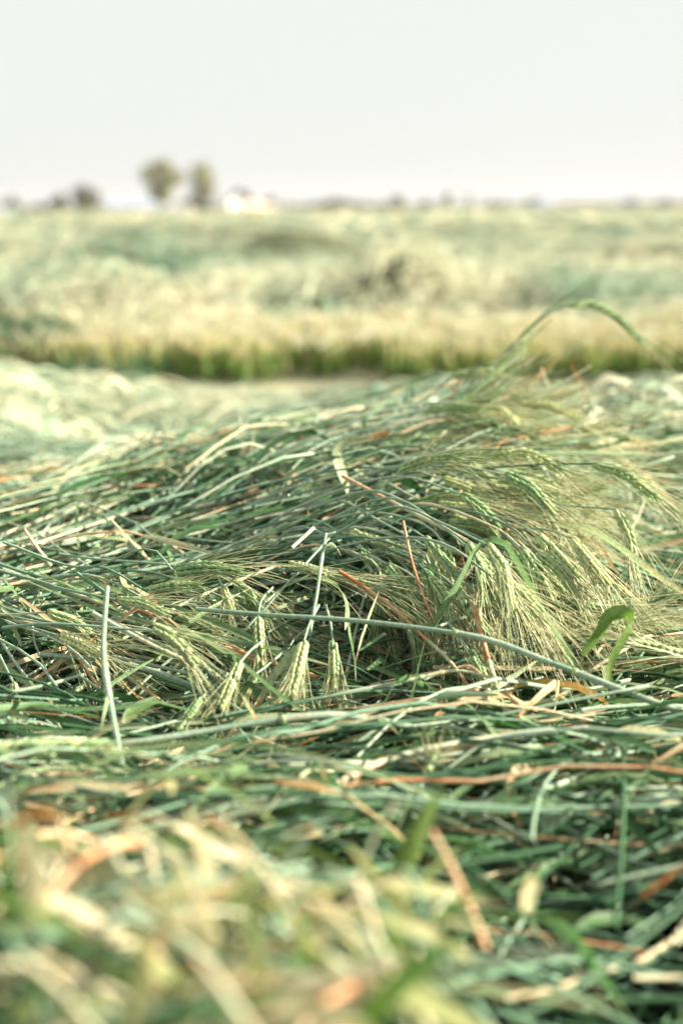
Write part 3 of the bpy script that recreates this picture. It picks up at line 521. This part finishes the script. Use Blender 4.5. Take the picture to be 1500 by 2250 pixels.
# --- bundles of similar ears: nothing in the photograph tells them apart
FWD = 1.0
def bundle(n, label, group, pts, jit, ear_vec, Yj=.05, val=(.3, .8), awn=(.08, .12), **k):
    for i in range(n):
        j0 = rng.normal(0, 1, 2) * jit; dY = rng.normal(0, Yj); P = []
        for q, p in enumerate(pts):
            P.append((p[0] + j0[0] + rng.normal(0, jit * .25), p[1] + j0[1] * .55 + rng.normal(0, jit * .15), p[2] + dY))
        a = math.atan2(ear_vec[1], ear_vec[0]) + rng.normal(0, .38); l = math.hypot(*ear_vec[:2]) * rng.uniform(.85, 1.12); e = P[-1]
        m1 = (e[0] + math.cos(a) * l * .5, e[1] + math.sin(a) * l * .45, e[2] + ear_vec[2] * .5); m2 = (e[0] + math.cos(a + .12) * l, e[1] + math.sin(a + .12) * l, e[2] + ear_vec[2])
        stalk_(label, P, [m1, m2], group, rng.uniform(*awn), rng.uniform(*val), k)
def stalk_(label, P, ear, group, awn, v, k):
    C = curve(P, 14); t_ = thing('grain_stalk', C[0], label, 'grain stalk', group)
    build('stem', [stem_piece(C, rng.uniform(.0015, .0021), .0011, rng.uniform(.3, .85), sides=6)], [STEM], t_)
    E = curve([P[-1]] + ear, 8); E = E - E[0] + C[-1]
    add_ear(t_, E, roll=rng.uniform(-1.5, 1.5), awn=awn, val=v, spread=rng.uniform(.12, .34), size=rng.uniform(.8, 1.1), kw=rng.uniform(.85, 1.15))
bundle(34, 'bearded ear in the fan arching right over the heap', 'ears fanned over the heap', [(560, 1190, 1.68), (750, 1120, 1.68), (940, 1075, 1.66), (1070, 1090, 1.6)], 95, (125, 45, -.02))
bundle(24, 'bearded ear drooping down the right front of the heap', 'ears drooping down the front of the heap', [(700, 1190, 1.6), (850, 1150, 1.57), (980, 1180, 1.5), (1060, 1240, 1.45)], 70, (75, 115, -.03), awn=(.08, .11))
bundle(20, 'shaded bearded ear hanging under the arch of the heap', 'ears hanging in the shade of the heap', [(600, 1230, 1.58), (740, 1190, 1.55), (850, 1220, 1.5), (900, 1270, 1.46)], 60, (70, 100, -.02), val=(.1, .5))  # darker tone range carries the shade under the arch
bundle(34, 'blurred bearded ear lying on the far side of the crest', 'ears along the far crest', [(560, 1090, 1.93), (740, 1020, 1.95), (910, 975, 1.97), (1050, 965, 1.97)], 85, (115, 22, -.02), awn=(.09, .12), val=(.5, 1))
bundle(8, 'thin bearded ear springing up above the crest', 'ears springing above the crest', [(760, 1100, 2.0), (860, 1020, 2.02), (950, 950, 2.05), (1030, 900, 2.08)], 60, (95, -30, .0), awn=(.09, .12), val=(.5, 1))
bundle(18, 'ear lying level among the stems at the lower right of the heap', 'ears lying at the lower right', [(1000, 1490, 1.36), (1130, 1450, 1.4), (1250, 1430, 1.42), (1340, 1420, 1.42)], 70, (120, -5, .0), val=(.2, .6))
bundle(18, 'green ear half buried in the tangle at the left', 'ears buried in the left tangle', [(40, 1290, 1.5), (180, 1300, 1.48), (300, 1320, 1.45), (380, 1350, 1.42)], 110, (110, 45, -.02), val=(.3, .8), awn=(.06, .09))

# --- loose surface stalks following the lie seen in the photograph (part of the uncountable mass)
def swathe(specs, name, label):
    st, lf = [], []
    for n, pts, jx, jy, Yj, (r0, r1), (v0, v1), leaf in specs:
        base = np.array([P3(*p) for p in pts]); 
        for i in range(n):
            a, b = sorted(rng.uniform(-.15, 1.15, 2));
            if b - a < .35: b = a + .35 + .3 * rng.random()
            j = (np.clip(rng.normal(), -1.6, 1.6) * jx, np.clip(rng.normal(), -1.3, 1.6) * jy, abs(rng.normal(0, Yj)) + .01); tl = np.clip(rng.normal(0, 1.0), -1.5, 1.5)
            Q = [(p[0] + j[0] + rng.normal(0, jx * .15), p[1] + j[1] + (q - 1.5) * tl * jy * .6 + rng.normal(0, jy * .2), p[2] + j[2]) for q, p in enumerate(pts)]
            C = catmull([P3(*q) for q in Q], 12)
            ex = np.linspace(a, b, 9) * 11; C = np.stack([np.interp(ex, np.arange(12), C[:, c]) for c in range(3)], -1)
            (lf if rng.random() < leaf + .2 else st).append((C, rng.uniform(r0, r1), float(rr(1, v0, v1, .07)[0])))
    pcs = []
    if st: pcs.append((*tubes(np.array([s[0] for s in st]), np.array([s[1] for s in st])[:, None] * np.linspace(1.05, .75, 9)[None] * .00084, np.array([s[2] for s in st]), 6), 0))
    if lf: pcs.append((*ribbons(np.array([s[0] for s in lf]), leafw(len(lf), 9, .0035, .009), np.array([s[2] for s in lf]), rng.uniform(-1, 1, len(lf)), rng.normal(0, 1.2, len(lf))), 1))
    tag(build(name, pcs, [STEM, LEAF]), label, 'mown grain', kind='stuff')
swathe([
 (142, [(-150, 1270, 1.55), (200, 1150, 1.8), (560, 1030, 2.05), (900, 955, 2.15)], 120, 55, .04, (1.3, 2.6), (.2, .86), .3),
 (93, [(350, 1260, 1.6), (680, 1160, 1.68), (1000, 1070, 1.78), (1330, 1020, 1.85)], 110, 50, .04, (1.2, 2.4), (.2, .86), .25),
 (55, [(650, 1120, 1.85), (830, 1010, 1.95), (980, 925, 2.02), (1150, 850, 2.1)], 80, 40, .04, (1.0, 2.0), (.3, .86), .3),
 (56, [(-150, 1400, 1.42), (150, 1360, 1.45), (450, 1300, 1.5), (800, 1200, 1.56)], 120, 60, .03, (1.4, 2.8), (.25, .86), .25),
 (55, [(-100, 1330, 1.45), (150, 1400, 1.38), (400, 1470, 1.31), (650, 1560, 1.24)], 110, 50, .03, (1.5, 3.0), (.3, .86), .25),
 (49, [(-150, 1560, 1.24), (100, 1600, 1.2), (350, 1680, 1.14), (600, 1770, 1.06)], 120, 50, .02, (1.5, 3.0), (.1, .8), .3),
 (51, [(-100, 1700, 1.12), (300, 1680, 1.14), (700, 1640, 1.17), (1100, 1600, 1.2)], 150, 55, .02, (1.5, 2.9), (.1, .8), .25),
 (73, [(550, 1850, 1.0), (850, 1770, 1.06), (1200, 1700, 1.11), (1650, 1640, 1.15)], 140, 60, .02, (1.6, 3.0), (.1, .8), .25),
 (55, [(700, 1930, .95), (1000, 1870, .98), (1300, 1820, 1.0), (1700, 1760, 1.03)], 120, 45, .02, (1.8, 3.2), (.05, .7), .25),
 (47, [(850, 1560, 1.3), (1100, 1520, 1.32), (1350, 1490, 1.33), (1650, 1470, 1.34)], 110, 55, .02, (1.3, 2.4), (.1, .8), .3),
 (68, [(1050, 1330, 1.6), (1250, 1300, 1.66), (1450, 1280, 1.7), (1700, 1260, 1.72)], 90, 70, .03, (1.2, 2.2), (.0, .4), .3),  # dark tones only: shade of the right hollow painted into the stalks
 (24, [(1150, 1080, 1.9), (1300, 1130, 1.85), (1420, 1200, 1.8), (1560, 1290, 1.75)], 80, 50, .04, (1.2, 2.2), (.3, .86), .4),
 (40, [(-50, 1300, 1.42), (120, 1430, 1.36), (260, 1540, 1.26), (380, 1700, 1.16)], 150, 60, .02, (1.5, 2.8), (.4, .86), .4),
 (36, [(100, 1650, 1.2), (250, 1540, 1.26), (400, 1430, 1.33), (560, 1330, 1.42)], 160, 70, .02, (1.4, 2.6), (.4, .86), .4),
 (30, [(500, 1800, 1.1), (620, 1700, 1.14), (760, 1600, 1.2), (900, 1530, 1.27)], 200, 50, .02, (1.4, 2.6), (.4, .86), .4),
 (26, [(700, 1560, 1.24), (850, 1640, 1.18), (1000, 1720, 1.12), (1150, 1820, 1.04)], 250, 60, .02, (1.4, 2.6), (.3, .86), .4),
 (30, [(250, 1180, 1.7), (380, 1230, 1.62), (500, 1290, 1.54), (600, 1360, 1.45)], 220, 60, .02, (1.3, 2.2), (.4, .9), .4),
 (34, [(780, 1120, 1.85), (930, 1000, 1.95), (1060, 900, 2.0), (1200, 800, 2.05)], 60, 40, .03, (.7, 1.3), (.4, .9), .3),
], 'mown_stalks', 'long mown stalks sweeping over the heap from lower left to upper right')

FWD = .965
def debris(n, ylo, yhi, label):
    y = ylo + (yhi - ylo) * rng.random(n); x = rng.uniform(-1.3, 1.3, n) * .24 * y; z = H(x, y) + rng.uniform(-.03, .035, n); K = 4; s = np.linspace(-.5, .5, K)[None, :, None]
    d = nrm(rng.normal(0, 1, (n, 3)) * [1, 1, .45]); L = rng.uniform(.012, .05, n)[:, None, None]
    P = np.stack([x, y, z], -1)[:, None] + d[:, None] * s * L + nrm(rng.normal(0, 1, (n, 1, 3))) * (s ** 2) * L * .5
    tag(build('broken_leaf_bits', [(*ribbons(P, np.array([[.25, 1, .9, .15]]) * rng.uniform(.0015, .006, n)[:, None], rr(n, .1, .9, .3, .08), rng.uniform(-1.5, 1.5, n), rng.normal(0, 1.5, n)), 0)], [LEAF]), label, 'chaff', kind='stuff')
debris(3800, .95, 2.4, 'small torn leaf pieces and chaff strewn through the heap')

# --- blurred foreground things
F = blade
F('large pinkish-white blurred leaf slanting up in the near foreground', [(318, 2085, .56), (420, 2020, .57), (500, 1955, .58), (545, 1918, .59)], 11, .84, roll=.6, shape='even')
F('blurred broad yellow leaf at the bottom pointing up right', [(400, 2290, .5), (470, 2200, .52), (545, 2130, .54), (610, 2075, .56)], 20, .8, YEL, roll=.5, shape='leaf')
F('blurred bluish leaf lying level at the left edge near the bottom', [(-60, 2030, .57), (60, 2040, .58), (150, 2045, .58), (230, 2060, .59)], 10, .72, roll=.4, shape='leaf')
F('blurred orange-tipped leaf at the bottom centre', [(560, 2270, .52), (640, 2225, .52), (710, 2185, .53), (770, 2150, .54)], 8, .75, DRY, roll=.5, shape='tip')
F('curled orange dry leaf at left on top of the foreground pile', [(15, 1845, .72), (60, 1805, .72), (110, 1800, .72), (140, 1830, .715), (130, 1890, .71)], 13, .45, DRY, roll=.6, twist=.6, shape='leaf')
F('pink-orange blurred leaf at the top middle of the foreground pile', [(210, 1812, .72), (260, 1800, .72), (310, 1806, .72), (340, 1822, .72)], 8, .5, DRY, roll=.5, shape='leaf')
F('small red blurred leaf tip over the dark gap', [(430, 1790, .74), (465, 1808, .74), (500, 1832, .74)], 7, .8, DRY, roll=.8, shape='tip')
F('peach coloured blurred leaf right of the dark gap', [(635, 1835, .75), (665, 1822, .75), (705, 1828, .75)], 11, .3, DRY, roll=.5, shape='leaf')
F('blurred pale vertical leaf dropping from the pinkish-white leaf', [(330, 2080, .56), (335, 2150, .55), (350, 2215, .54), (358, 2290, .53)], 9, .88, roll=1.2, shape='even')
F('dark green broad blurred leaf sweeping up from the bottom left corner', [(-40, 2260, .5), (60, 2185, .51), (150, 2110, .53), (260, 2050, .55)], 14, .3, roll=.5, shape='leaf')
F('second dark green leaf sweeping up beside the bottom left corner leaf', [(40, 2290, .49), (150, 2220, .5), (240, 2150, .52), (300, 2095, .54)], 12, .42, roll=.5, shape='leaf')
F('blurred light green leaf over the bottom right of the pale pile', [(585, 1975, .6), (640, 2035, .59), (700, 2090, .58), (750, 2140, .57)], 9, .6, YEL, roll=.6, shape='leaf')
F('blurred cream leaf lying level just below centre bottom', [(600, 1935, .64), (660, 1950, .64), (730, 1975, .63)], 10, .85, YEL, roll=.4, shape='leaf')
F('pink-tipped pale leaf pointing left near the dark right corner', [(920, 2035, .66), (970, 2028, .66), (1030, 2035, .66), (1085, 2048, .66)], 8, .8, YEL, roll=.4, shape='leaf')
F('short cream stub of leaf standing at the edge of the dark corner', [(1150, 2000, .72), (1152, 1975, .72), (1162, 1950, .72), (1175, 1930, .72)], 7, .84, YEL, roll=1.0, shape='even')
F('brown blurred leaf reaching in at the right edge of the dark corner', [(1410, 1975, .8), (1450, 1945, .8), (1490, 1915, .8), (1540, 1890, .8)], 9, .8, DRY, roll=.8, shape='leaf')
F('blurred yellow-green leaf curling over the middle of the foreground pile', [(285, 1790, .76), (335, 1735, .77), (370, 1715, .77), (378, 1745, .765)], 8, .55, YEL, roll=.6, shape='leaf')
stalk('thick blurred pale stem with a swollen joint in the near foreground', [(778, 1930, .62), (806, 2000, .61), (832, 2080, .6), (870, 2150, .59), (893, 2250, .58)], 3.0, .86, node=(.55,), n=24)
stalk('thin dark blurred stem slanting across the dark right corner', [(1120, 2245, .66), (1220, 2195, .68), (1310, 2140, .7), (1400, 2070, .73), (1520, 1975, .77)], 1.8, .3, node=())
stalk('thick blurred blue-white stem slanting down in the left foreground', [(228, 1840, .68), (262, 1905, .66), (292, 1965, .64), (318, 2040, .62)], 3.2, .76, node=(.5,))
stalk('pale blurred stem standing short in the foreground pile', [(318, 1850, .68), (335, 1905, .67), (345, 1950, .66)], 3.2, .84, node=())
stalk('thin pale stem standing upright at the left edge of the foreground pile', [(28, 1800, .74), (28, 1860, .73), (30, 1925, .72)], 1.6, .82, node=())
stalk('second thin pale stem standing beside the left edge', [(55, 1790, .74), (52, 1850, .73), (54, 1915, .72)], 1.6, .84, node=())
stalk('slim blurred green stem crossing the lower middle of the picture', [(100, 2000, .62), (300, 1945, .64), (500, 1930, .65), (680, 1900, .68)], 2.4, .5, node=(.5,))
stalk('slim blurred pale stem leaning in the right foreground', [(905, 2150, .64), (920, 2080, .66), (960, 2000, .7), (1000, 1950, .73)], 2.2, .78, node=())

# --- loose bits of the foreground pile, sunlight put into their paler tones
def pile(n, label, lo=.1, hi=1.1, dY=0, xr=1020):
    px = rng.uniform(-80, xr, n); py = rng.uniform(1885, 2320, n); P = []
    keep = px < 1050 - (py - 1850) * .2; px, py = px[keep], py[keep]; n = len(px)
    for a, b in zip(px, py):
        Y = max(.51, .78 - (b - 1840) * .00055) + rng.normal(0, .015) + dY; c = P3(a, b, Y); th = rng.normal(0, .6) + (math.pi if rng.random() < .4 else 0); el = rng.normal(.25, .75); L = rng.uniform(.06, .17)
        d = np.array([math.cos(th) * math.cos(el), math.sin(th) * math.cos(el) * .7, math.sin(el)]); s = np.linspace(-.5, .5, 7)[:, None]
        P.append(c + d * s * L + np.array([0, 0, 1]) * (.25 - s * s) * L * rng.uniform(0, .6))
    P = np.array(P); h = n // 2
    pcs = [(*ribbons(P[:h], leafw(h, 7, .007, .015), rng.uniform(lo - (.1 if lo < .5 else 0), hi - (.25 if lo < .5 else 0), h).clip(0, 1), rng.uniform(-1, 1, h), rng.normal(0, 1.2, h)), 0),
           (*tubes(P[h:], stemrad(n - h, 7, .0012, .0026), rr(n - h, .3 if lo < .5 else .74, .9, .2), 6), 1)]
    tag(build('mown_stalks', pcs, [YEL, STEM]), label, 'mown grain', kind='stuff')
pile(120, 'yellow-green sunlit bits of leaf and straw on the foreground pile')
pile(52, 'cream and pale straw blades lying on top of the foreground pile', .72, 1.0, -.03, 820)

# ------------------------------------------------------------------ far trees
def plain(name, c, rough=.8, trans=0, var=.25, scale=1.0):
    m = bpy.data.materials.new(name); m.use_nodes = True; t = m.node_tree; b = t.nodes['Principled BSDF']; b.inputs['Roughness'].default_value = rough
    tc = t.nodes.new('ShaderNodeTexCoord'); n = t.nodes.new('ShaderNodeTexNoise'); n.inputs['Scale'].default_value = scale; n.inputs['Detail'].default_value = 4
    mr = t.nodes.new('ShaderNodeMapRange'); mr.inputs[1].default_value = .3; mr.inputs[2].default_value = .7; mr.inputs[3].default_value = 1 - var; mr.inputs[4].default_value = 1 + var
    hs = t.nodes.new('ShaderNodeHueSaturation'); hs.inputs['Color'].default_value = (*c, 1)
    t.links.new(tc.outputs['Object'], n.inputs['Vector']); t.links.new(n.outputs['Fac'], mr.inputs[0]); t.links.new(mr.outputs[0], hs.inputs['Value']); t.links.new(hs.outputs[0], b.inputs['Base Color'])
    return m
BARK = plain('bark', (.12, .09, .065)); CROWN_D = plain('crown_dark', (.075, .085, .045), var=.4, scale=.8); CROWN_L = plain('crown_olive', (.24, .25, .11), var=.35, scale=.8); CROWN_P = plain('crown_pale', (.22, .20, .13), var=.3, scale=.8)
def crown_piece(blobs, n, q):
    w_ = np.array([b[3] * b[4] for b in blobs]); i = rng.choice(len(blobs), n, p=w_ / w_.sum()); b = np.array(blobs)[i]
    d = nrm(rng.normal(0, 1, (n, 3))); rad = rng.random(n) ** .45 * (.8 + .3 * rng.random(n)); c = b[:, :3] + d * rad[:, None] * b[:, [3, 3, 4]]
    a = nrm(rng.normal(0, 1, (n, 3))); e = nrm(np.cross(a, nrm(rng.normal(0, 1, (n, 3))))); sz = q * rng.uniform(.5, 1.3, (n, 1))
    V = np.stack([c - a * sz, c + e * sz * .6, c + a * sz, c - e * sz * .6], 1).reshape(-1, 3); F_ = np.arange(4 * n).reshape(n, 4)
    return V, F_, rng.random(4 * n), np.zeros(4 * n), 0
def tree(label, px, top, w_, Y, mat=CROWN_D, kind='round', group=None, base=None, name='tree'):
    k = Y / FPX / 1.023; x = (px - 750) * k; hgt = (CAMZ + (452 - (top - (px - 750) * .0052)) * k); W = w_ * k * 1.5
    t_ = thing(name, (x, Y, 0), label, 'tree' if name == 'tree' else name, group); K = 5
    trunk_h = hgt * (.35 if kind != 'bush' else .3); P = np.array([[0, 0, -.2], [.02 * hgt, 0, trunk_h * .4], [0, .01, trunk_h], [.01 * hgt, 0, hgt * .62], [0, 0, hgt * .8]]) + np.array([x, Y, 0])
    pcs = [(*tubes(P[None], np.array([[.045, .034, .028, .016, .006]]) * hgt * (.6 if kind == 'vase' else .8), [.5], 8), 0)]
    for a in range(6):
        q = a * 1.05 + rng.random(); s = np.linspace(0, 1, 4)[:, None]; z0 = hgt * rng.uniform(.25, .55)
        P = np.array([x, Y, z0]) + s * np.array([math.cos(q) * W * .38, math.sin(q) * W * .38, hgt * rng.uniform(.18, .32)]); pcs.append((*tubes(P[None], np.array([[.013, .01, .006, .003]]) * hgt, [.5], 5), 0))
    build('trunk', pcs, [BARK], t_)
    B_ = []
    nb = 13
    for i in range(nb):
        f = (i + .5) / nb
        if kind == 'vase': r_ = W * .5 * np.interp(f, [0, .25, .6, .9, 1], [.55, .6, .85, 1, .85]); z = hgt * (.06 + .86 * f); br = W * .21
        elif kind == 'spire': r_ = W * .5 * (1 - .85 * f); z = hgt * (.1 + .85 * f); br = W * .2 * (1.2 - f)
        elif kind == 'bush': r_ = W * .5 * math.sqrt(max(.02, 1 - f * f)); z = hgt * (.12 + .68 * f); br = W * .2
        else: r_ = W * .5 * math.sqrt(max(.05, 1 - (2 * f - .85) ** 2)); z = hgt * (.15 + .72 * f); br = W * .22
        for _ in range(2):
            q = rng.uniform(0, 6.28); z += rng.normal(0, .035) * hgt; r_ *= rng.uniform(.8, 1.2); B_.append((x + math.cos(q) * max(r_ - br, 0) * rng.uniform(.3, 1.15), Y + math.sin(q) * max(r_ - br, 0), z + rng.normal(0, .03) * hgt, br * rng.uniform(.45, 1.15), br * rng.uniform(.5, 1.1)))
    build('crown', [crown_piece(B_, 5200 if w_ > 40 else 2000, max(.2, W * .045))], [mat], t_, smooth=False)
tree('tall olive tree at left, the taller of the two lone trees', 358, 350, 64, 260, CROWN_L, 'vase')
tree('tall olive tree with a narrow waist, right of the tallest tree', 452, 360, 50, 265, CROWN_L, 'vase')
tree('dark bush at the foot of the narrow-waisted tree', 440, 434, 66, 262, CROWN_D, 'bush', name='bush')
tree('dark bush at the foot of the tallest tree', 362, 440, 34, 262, CROWN_D, 'bush', name='bush')
tree('dark rounded tree at the left, largest of its clump', 190, 402, 52, 250, CROWN_D, 'round')
tree('lower dark tree against the left side of the large dark one', 138, 424, 40, 255, CROWN_D, 'round')
tree('low dark bush at the left end of the dark clump', 92, 448, 40, 258, CROWN_D, 'bush', name='bush')
tree('small round tree close to the left edge of the picture', 30, 434, 44, 245, CROWN_D, 'round')
tree('dark low tree just right of the two tall trees above white houses', 528, 420, 52, 262, CROWN_D, 'round')
tree('small dark tree to the right of the white houses', 601, 430, 30, 290, CROWN_D, 'round')
tree('tiny slim tree between the white houses and the long thicket', 640, 442, 14, 320, CROWN_D, 'round')
tree('small dark tree standing alone near the middle of the skyline', 877, 433, 34, 330, CROWN_D, 'round')
tree('little dark tree right of the lone middle tree', 937, 442, 24, 340, CROWN_D, 'round')
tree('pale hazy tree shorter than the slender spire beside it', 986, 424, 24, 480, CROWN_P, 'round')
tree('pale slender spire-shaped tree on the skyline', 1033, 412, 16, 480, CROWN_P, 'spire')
tree('small tree right of the pale spire tree', 1082, 441, 20, 420, CROWN_D, 'round')
tree('low wide bush further right of the pale spire tree', 1112, 448, 28, 400, CROWN_D, 'bush', name='bush')
tree('low tree behind the bluish shed at right', 1180, 444, 46, 420, CROWN_D, 'bush')
tree('small tree by the gabled barn far right', 1392, 440, 34, 430, CROWN_D, 'bush')
tree('low tree nearest the right end of the skyline', 1465, 444, 34, 430, CROWN_D, 'bush')
def thicket(label, pts, Y, mat):
    B_ = []
    k = Y / FPX / 1.023
    for px, top in pts:
        h = CAMZ + (452 - (top - (px - 750) * .0052)) * k; x = (px - 750) * k
        B_.append((x, Y + rng.uniform(-2, 2), h * .45, 22 * k, max(.8, h * .5)))
    V = crown_piece(B_, 260 * len(B_), .5 + Y * .0012)
    tag(build('treeline', [V], [mat], smooth=False), label, 'tree line', kind='stuff')
thicket('long low thicket of trees on the skyline right of the houses', [(680, 449), (700, 447), (720, 442), (740, 436), (757, 440), (775, 444), (800, 449), (830, 451)], 380, CROWN_D)
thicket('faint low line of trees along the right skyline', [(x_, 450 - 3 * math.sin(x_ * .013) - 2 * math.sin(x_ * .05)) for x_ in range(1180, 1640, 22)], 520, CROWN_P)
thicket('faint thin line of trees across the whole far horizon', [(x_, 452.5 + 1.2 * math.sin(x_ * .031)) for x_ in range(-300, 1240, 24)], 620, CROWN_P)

# ------------------------------------------------------------------ far buildings
WHITE = plain('white_paint', (.78, .76, .72), .6, var=.06); WARM = plain('sun_tinted_paint', (.80, .58, .42), .6, var=.08); GREY = plain('grey_blue_metal', (.36, .42, .52), .5, var=.1); ROOFB = plain('blue_roof', (.36, .42, .56), .5, var=.1); ROOFG = plain('grey_roof', (.42, .40, .42), .7, var=.1); GLASS = plain('dark_glass', (.05, .06, .07), .15, var=.1)  # WARM: white walls with the low sun's orange put into the colour
def boxq(x0, x1, y0, y1, z0, z1):
    V = np.array([[x, y, z] for z in (z0, z1) for (x, y) in ((x0, y0), (x1, y0), (x1, y1), (x0, y1))], float)
    return V, np.array([[0, 3, 2, 1], [4, 5, 6, 7], [0, 1, 5, 4], [1, 2, 6, 5], [2, 3, 7, 6], [3, 0, 4, 7]]), np.zeros(8), np.zeros(8), 0
def house(label, px, wpx, top, Y, wall, roof, gable_front=False, rot=0.0, name='farm_house'):
    k = Y / FPX / 1.023; x = (px - 750) * k; W = wpx * k; hgt = CAMZ + (452 - (top - (px - 750) * .0052)) * k; e = hgt * .6; D = W * .6 + 3
    t_ = thing(name, (x, Y, 0), label, 'house' if name == 'farm_house' else 'barn'); t_['_org'] = [0, 0, 0]; t_.rotation_euler = (0, 0, rot)
    h = W / 2
    build('wall', [boxq(-h, h, -D / 2, D / 2, -.3, e)], [wall], t_, smooth=False)
    o = .3
    if gable_front: A = [(-h - o, e), (0, hgt), (h + o, e)]; V = np.array([[a, y, z] for y in (-D / 2 - o, D / 2 + o) for a, z in A] + [[a, y, z - .2] for y in (-D / 2 - o, D / 2 + o) for a, z in A]); gb = [[-h, -D / 2 + .02, e], [h, -D / 2 + .02, e], [0, -D / 2 + .02, hgt - .15], [0, -D / 2 + .02, hgt - .15], [-h, D / 2 - .02, e], [h, D / 2 - .02, e], [0, D / 2 - .02, hgt - .15], [0, D / 2 - .02, hgt - .15]]
    else: A = [(-D / 2 - o, e), (0, hgt), (D / 2 + o, e)]; V = np.array([[y, a, z] for y in (-h - o, h + o) for a, z in A] + [[y, a, z - .2] for y in (-h - o, h + o) for a, z in A]); gb = [[-h + .02, -D / 2, e], [-h + .02, D / 2, e], [-h + .02, 0, hgt - .15], [-h + .02, 0, hgt - .15], [h - .02, -D / 2, e], [h - .02, D / 2, e], [h - .02, 0, hgt - .15], [h - .02, 0, hgt - .15]]
    Fq = np.array([[0, 1, 4, 3], [1, 2, 5, 4], [6, 7, 10, 9], [7, 8, 11, 10], [0, 3, 9, 6], [2, 5, 11, 8], [0, 1, 7, 6], [1, 2, 8, 7], [3, 4, 10, 9], [4, 5, 11, 10]])
    build('roof', [(V, Fq, np.zeros(12), np.zeros(12), 0)], [roof], t_, smooth=False)
    gb = np.array(gb); g1 = np.concatenate([gb, gb]); 
    for q in (0, 4): build('gable', [(gb[q:q + 4], np.array([[0, 1, 2, 3]]), np.zeros(4), np.zeros(4), 0)], [wall], t_, smooth=False)
    nw = max(1, int(W / 5))
    for i in range(nw):
        c = -h + W * (i + .5) / nw
        build('window', [boxq(c - .5, c + .5, -D / 2 - .06, -D / 2 + .05, e * .35, e * .75)], [GLASS], t_, smooth=False)
    build('door', [boxq(h - 2.0, h - 1.1, -D / 2 - .05, -D / 2 + .05, 0, min(2.1, e * .85))], [roof], t_, smooth=False)
house('low white farm house with a blue roof left of the tallest tree', 292, 104, 436, 200, WHITE, ROOFB, rot=R(14))
house('small pale grey-blue shed between the two tall trees', 392, 56, 448, 205, GREY, ROOFG, name='barn')
house('white gabled house right of the tall trees, brightest of the houses', 502, 40, 430, 190, WHITE, WHITE, True, rot=R(38))
house('house with the low sun in its orange colour beside the white gabled one', 552, 42, 442, 192, WARM, WARM, rot=R(40))
house('pale lavender shed at the far left edge', 8, 42, 448, 195, WHITE, GREY, rot=R(20), name='barn')
house('tiny pale house right of the orange-coloured one', 592, 22, 448, 200, WARM, ROOFG, rot=R(25))
house('bluish metal barn on the right skyline', 1195, 44, 446, 330, GREY, GREY, rot=R(10), name='barn')
house('grey gabled barn near the right end of the skyline', 1384, 46, 441, 340, GREY, ROOFG, True, name='barn')

# ------------------------------------------------------------------ haze
def haze(density):
    V, F_, a, b_, m = boxq(-760, 760, -30, 1560, -1.0, 12.0)
    hm = bpy.data.materials.new('haze_air'); hm.use_nodes = True; t = hm.node_tree; t.nodes.clear(); o = t.nodes.new('ShaderNodeOutputMaterial'); v = t.nodes.new('ShaderNodeVolumePrincipled')
    v.inputs['Density'].default_value = density; v.inputs['Color'].default_value = (.88, .90, .92, 1); v.inputs['Anisotropy'].default_value = .3
    t.links.new(v.outputs[0], o.inputs['Volume']); tag(build('haze', [(V, F_, a, b_, 0)], [hm], smooth=False), kind='stuff')
haze(.0004)

for o in bpy.data.objects:
    if '_org' in o.keys(): del o['_org']
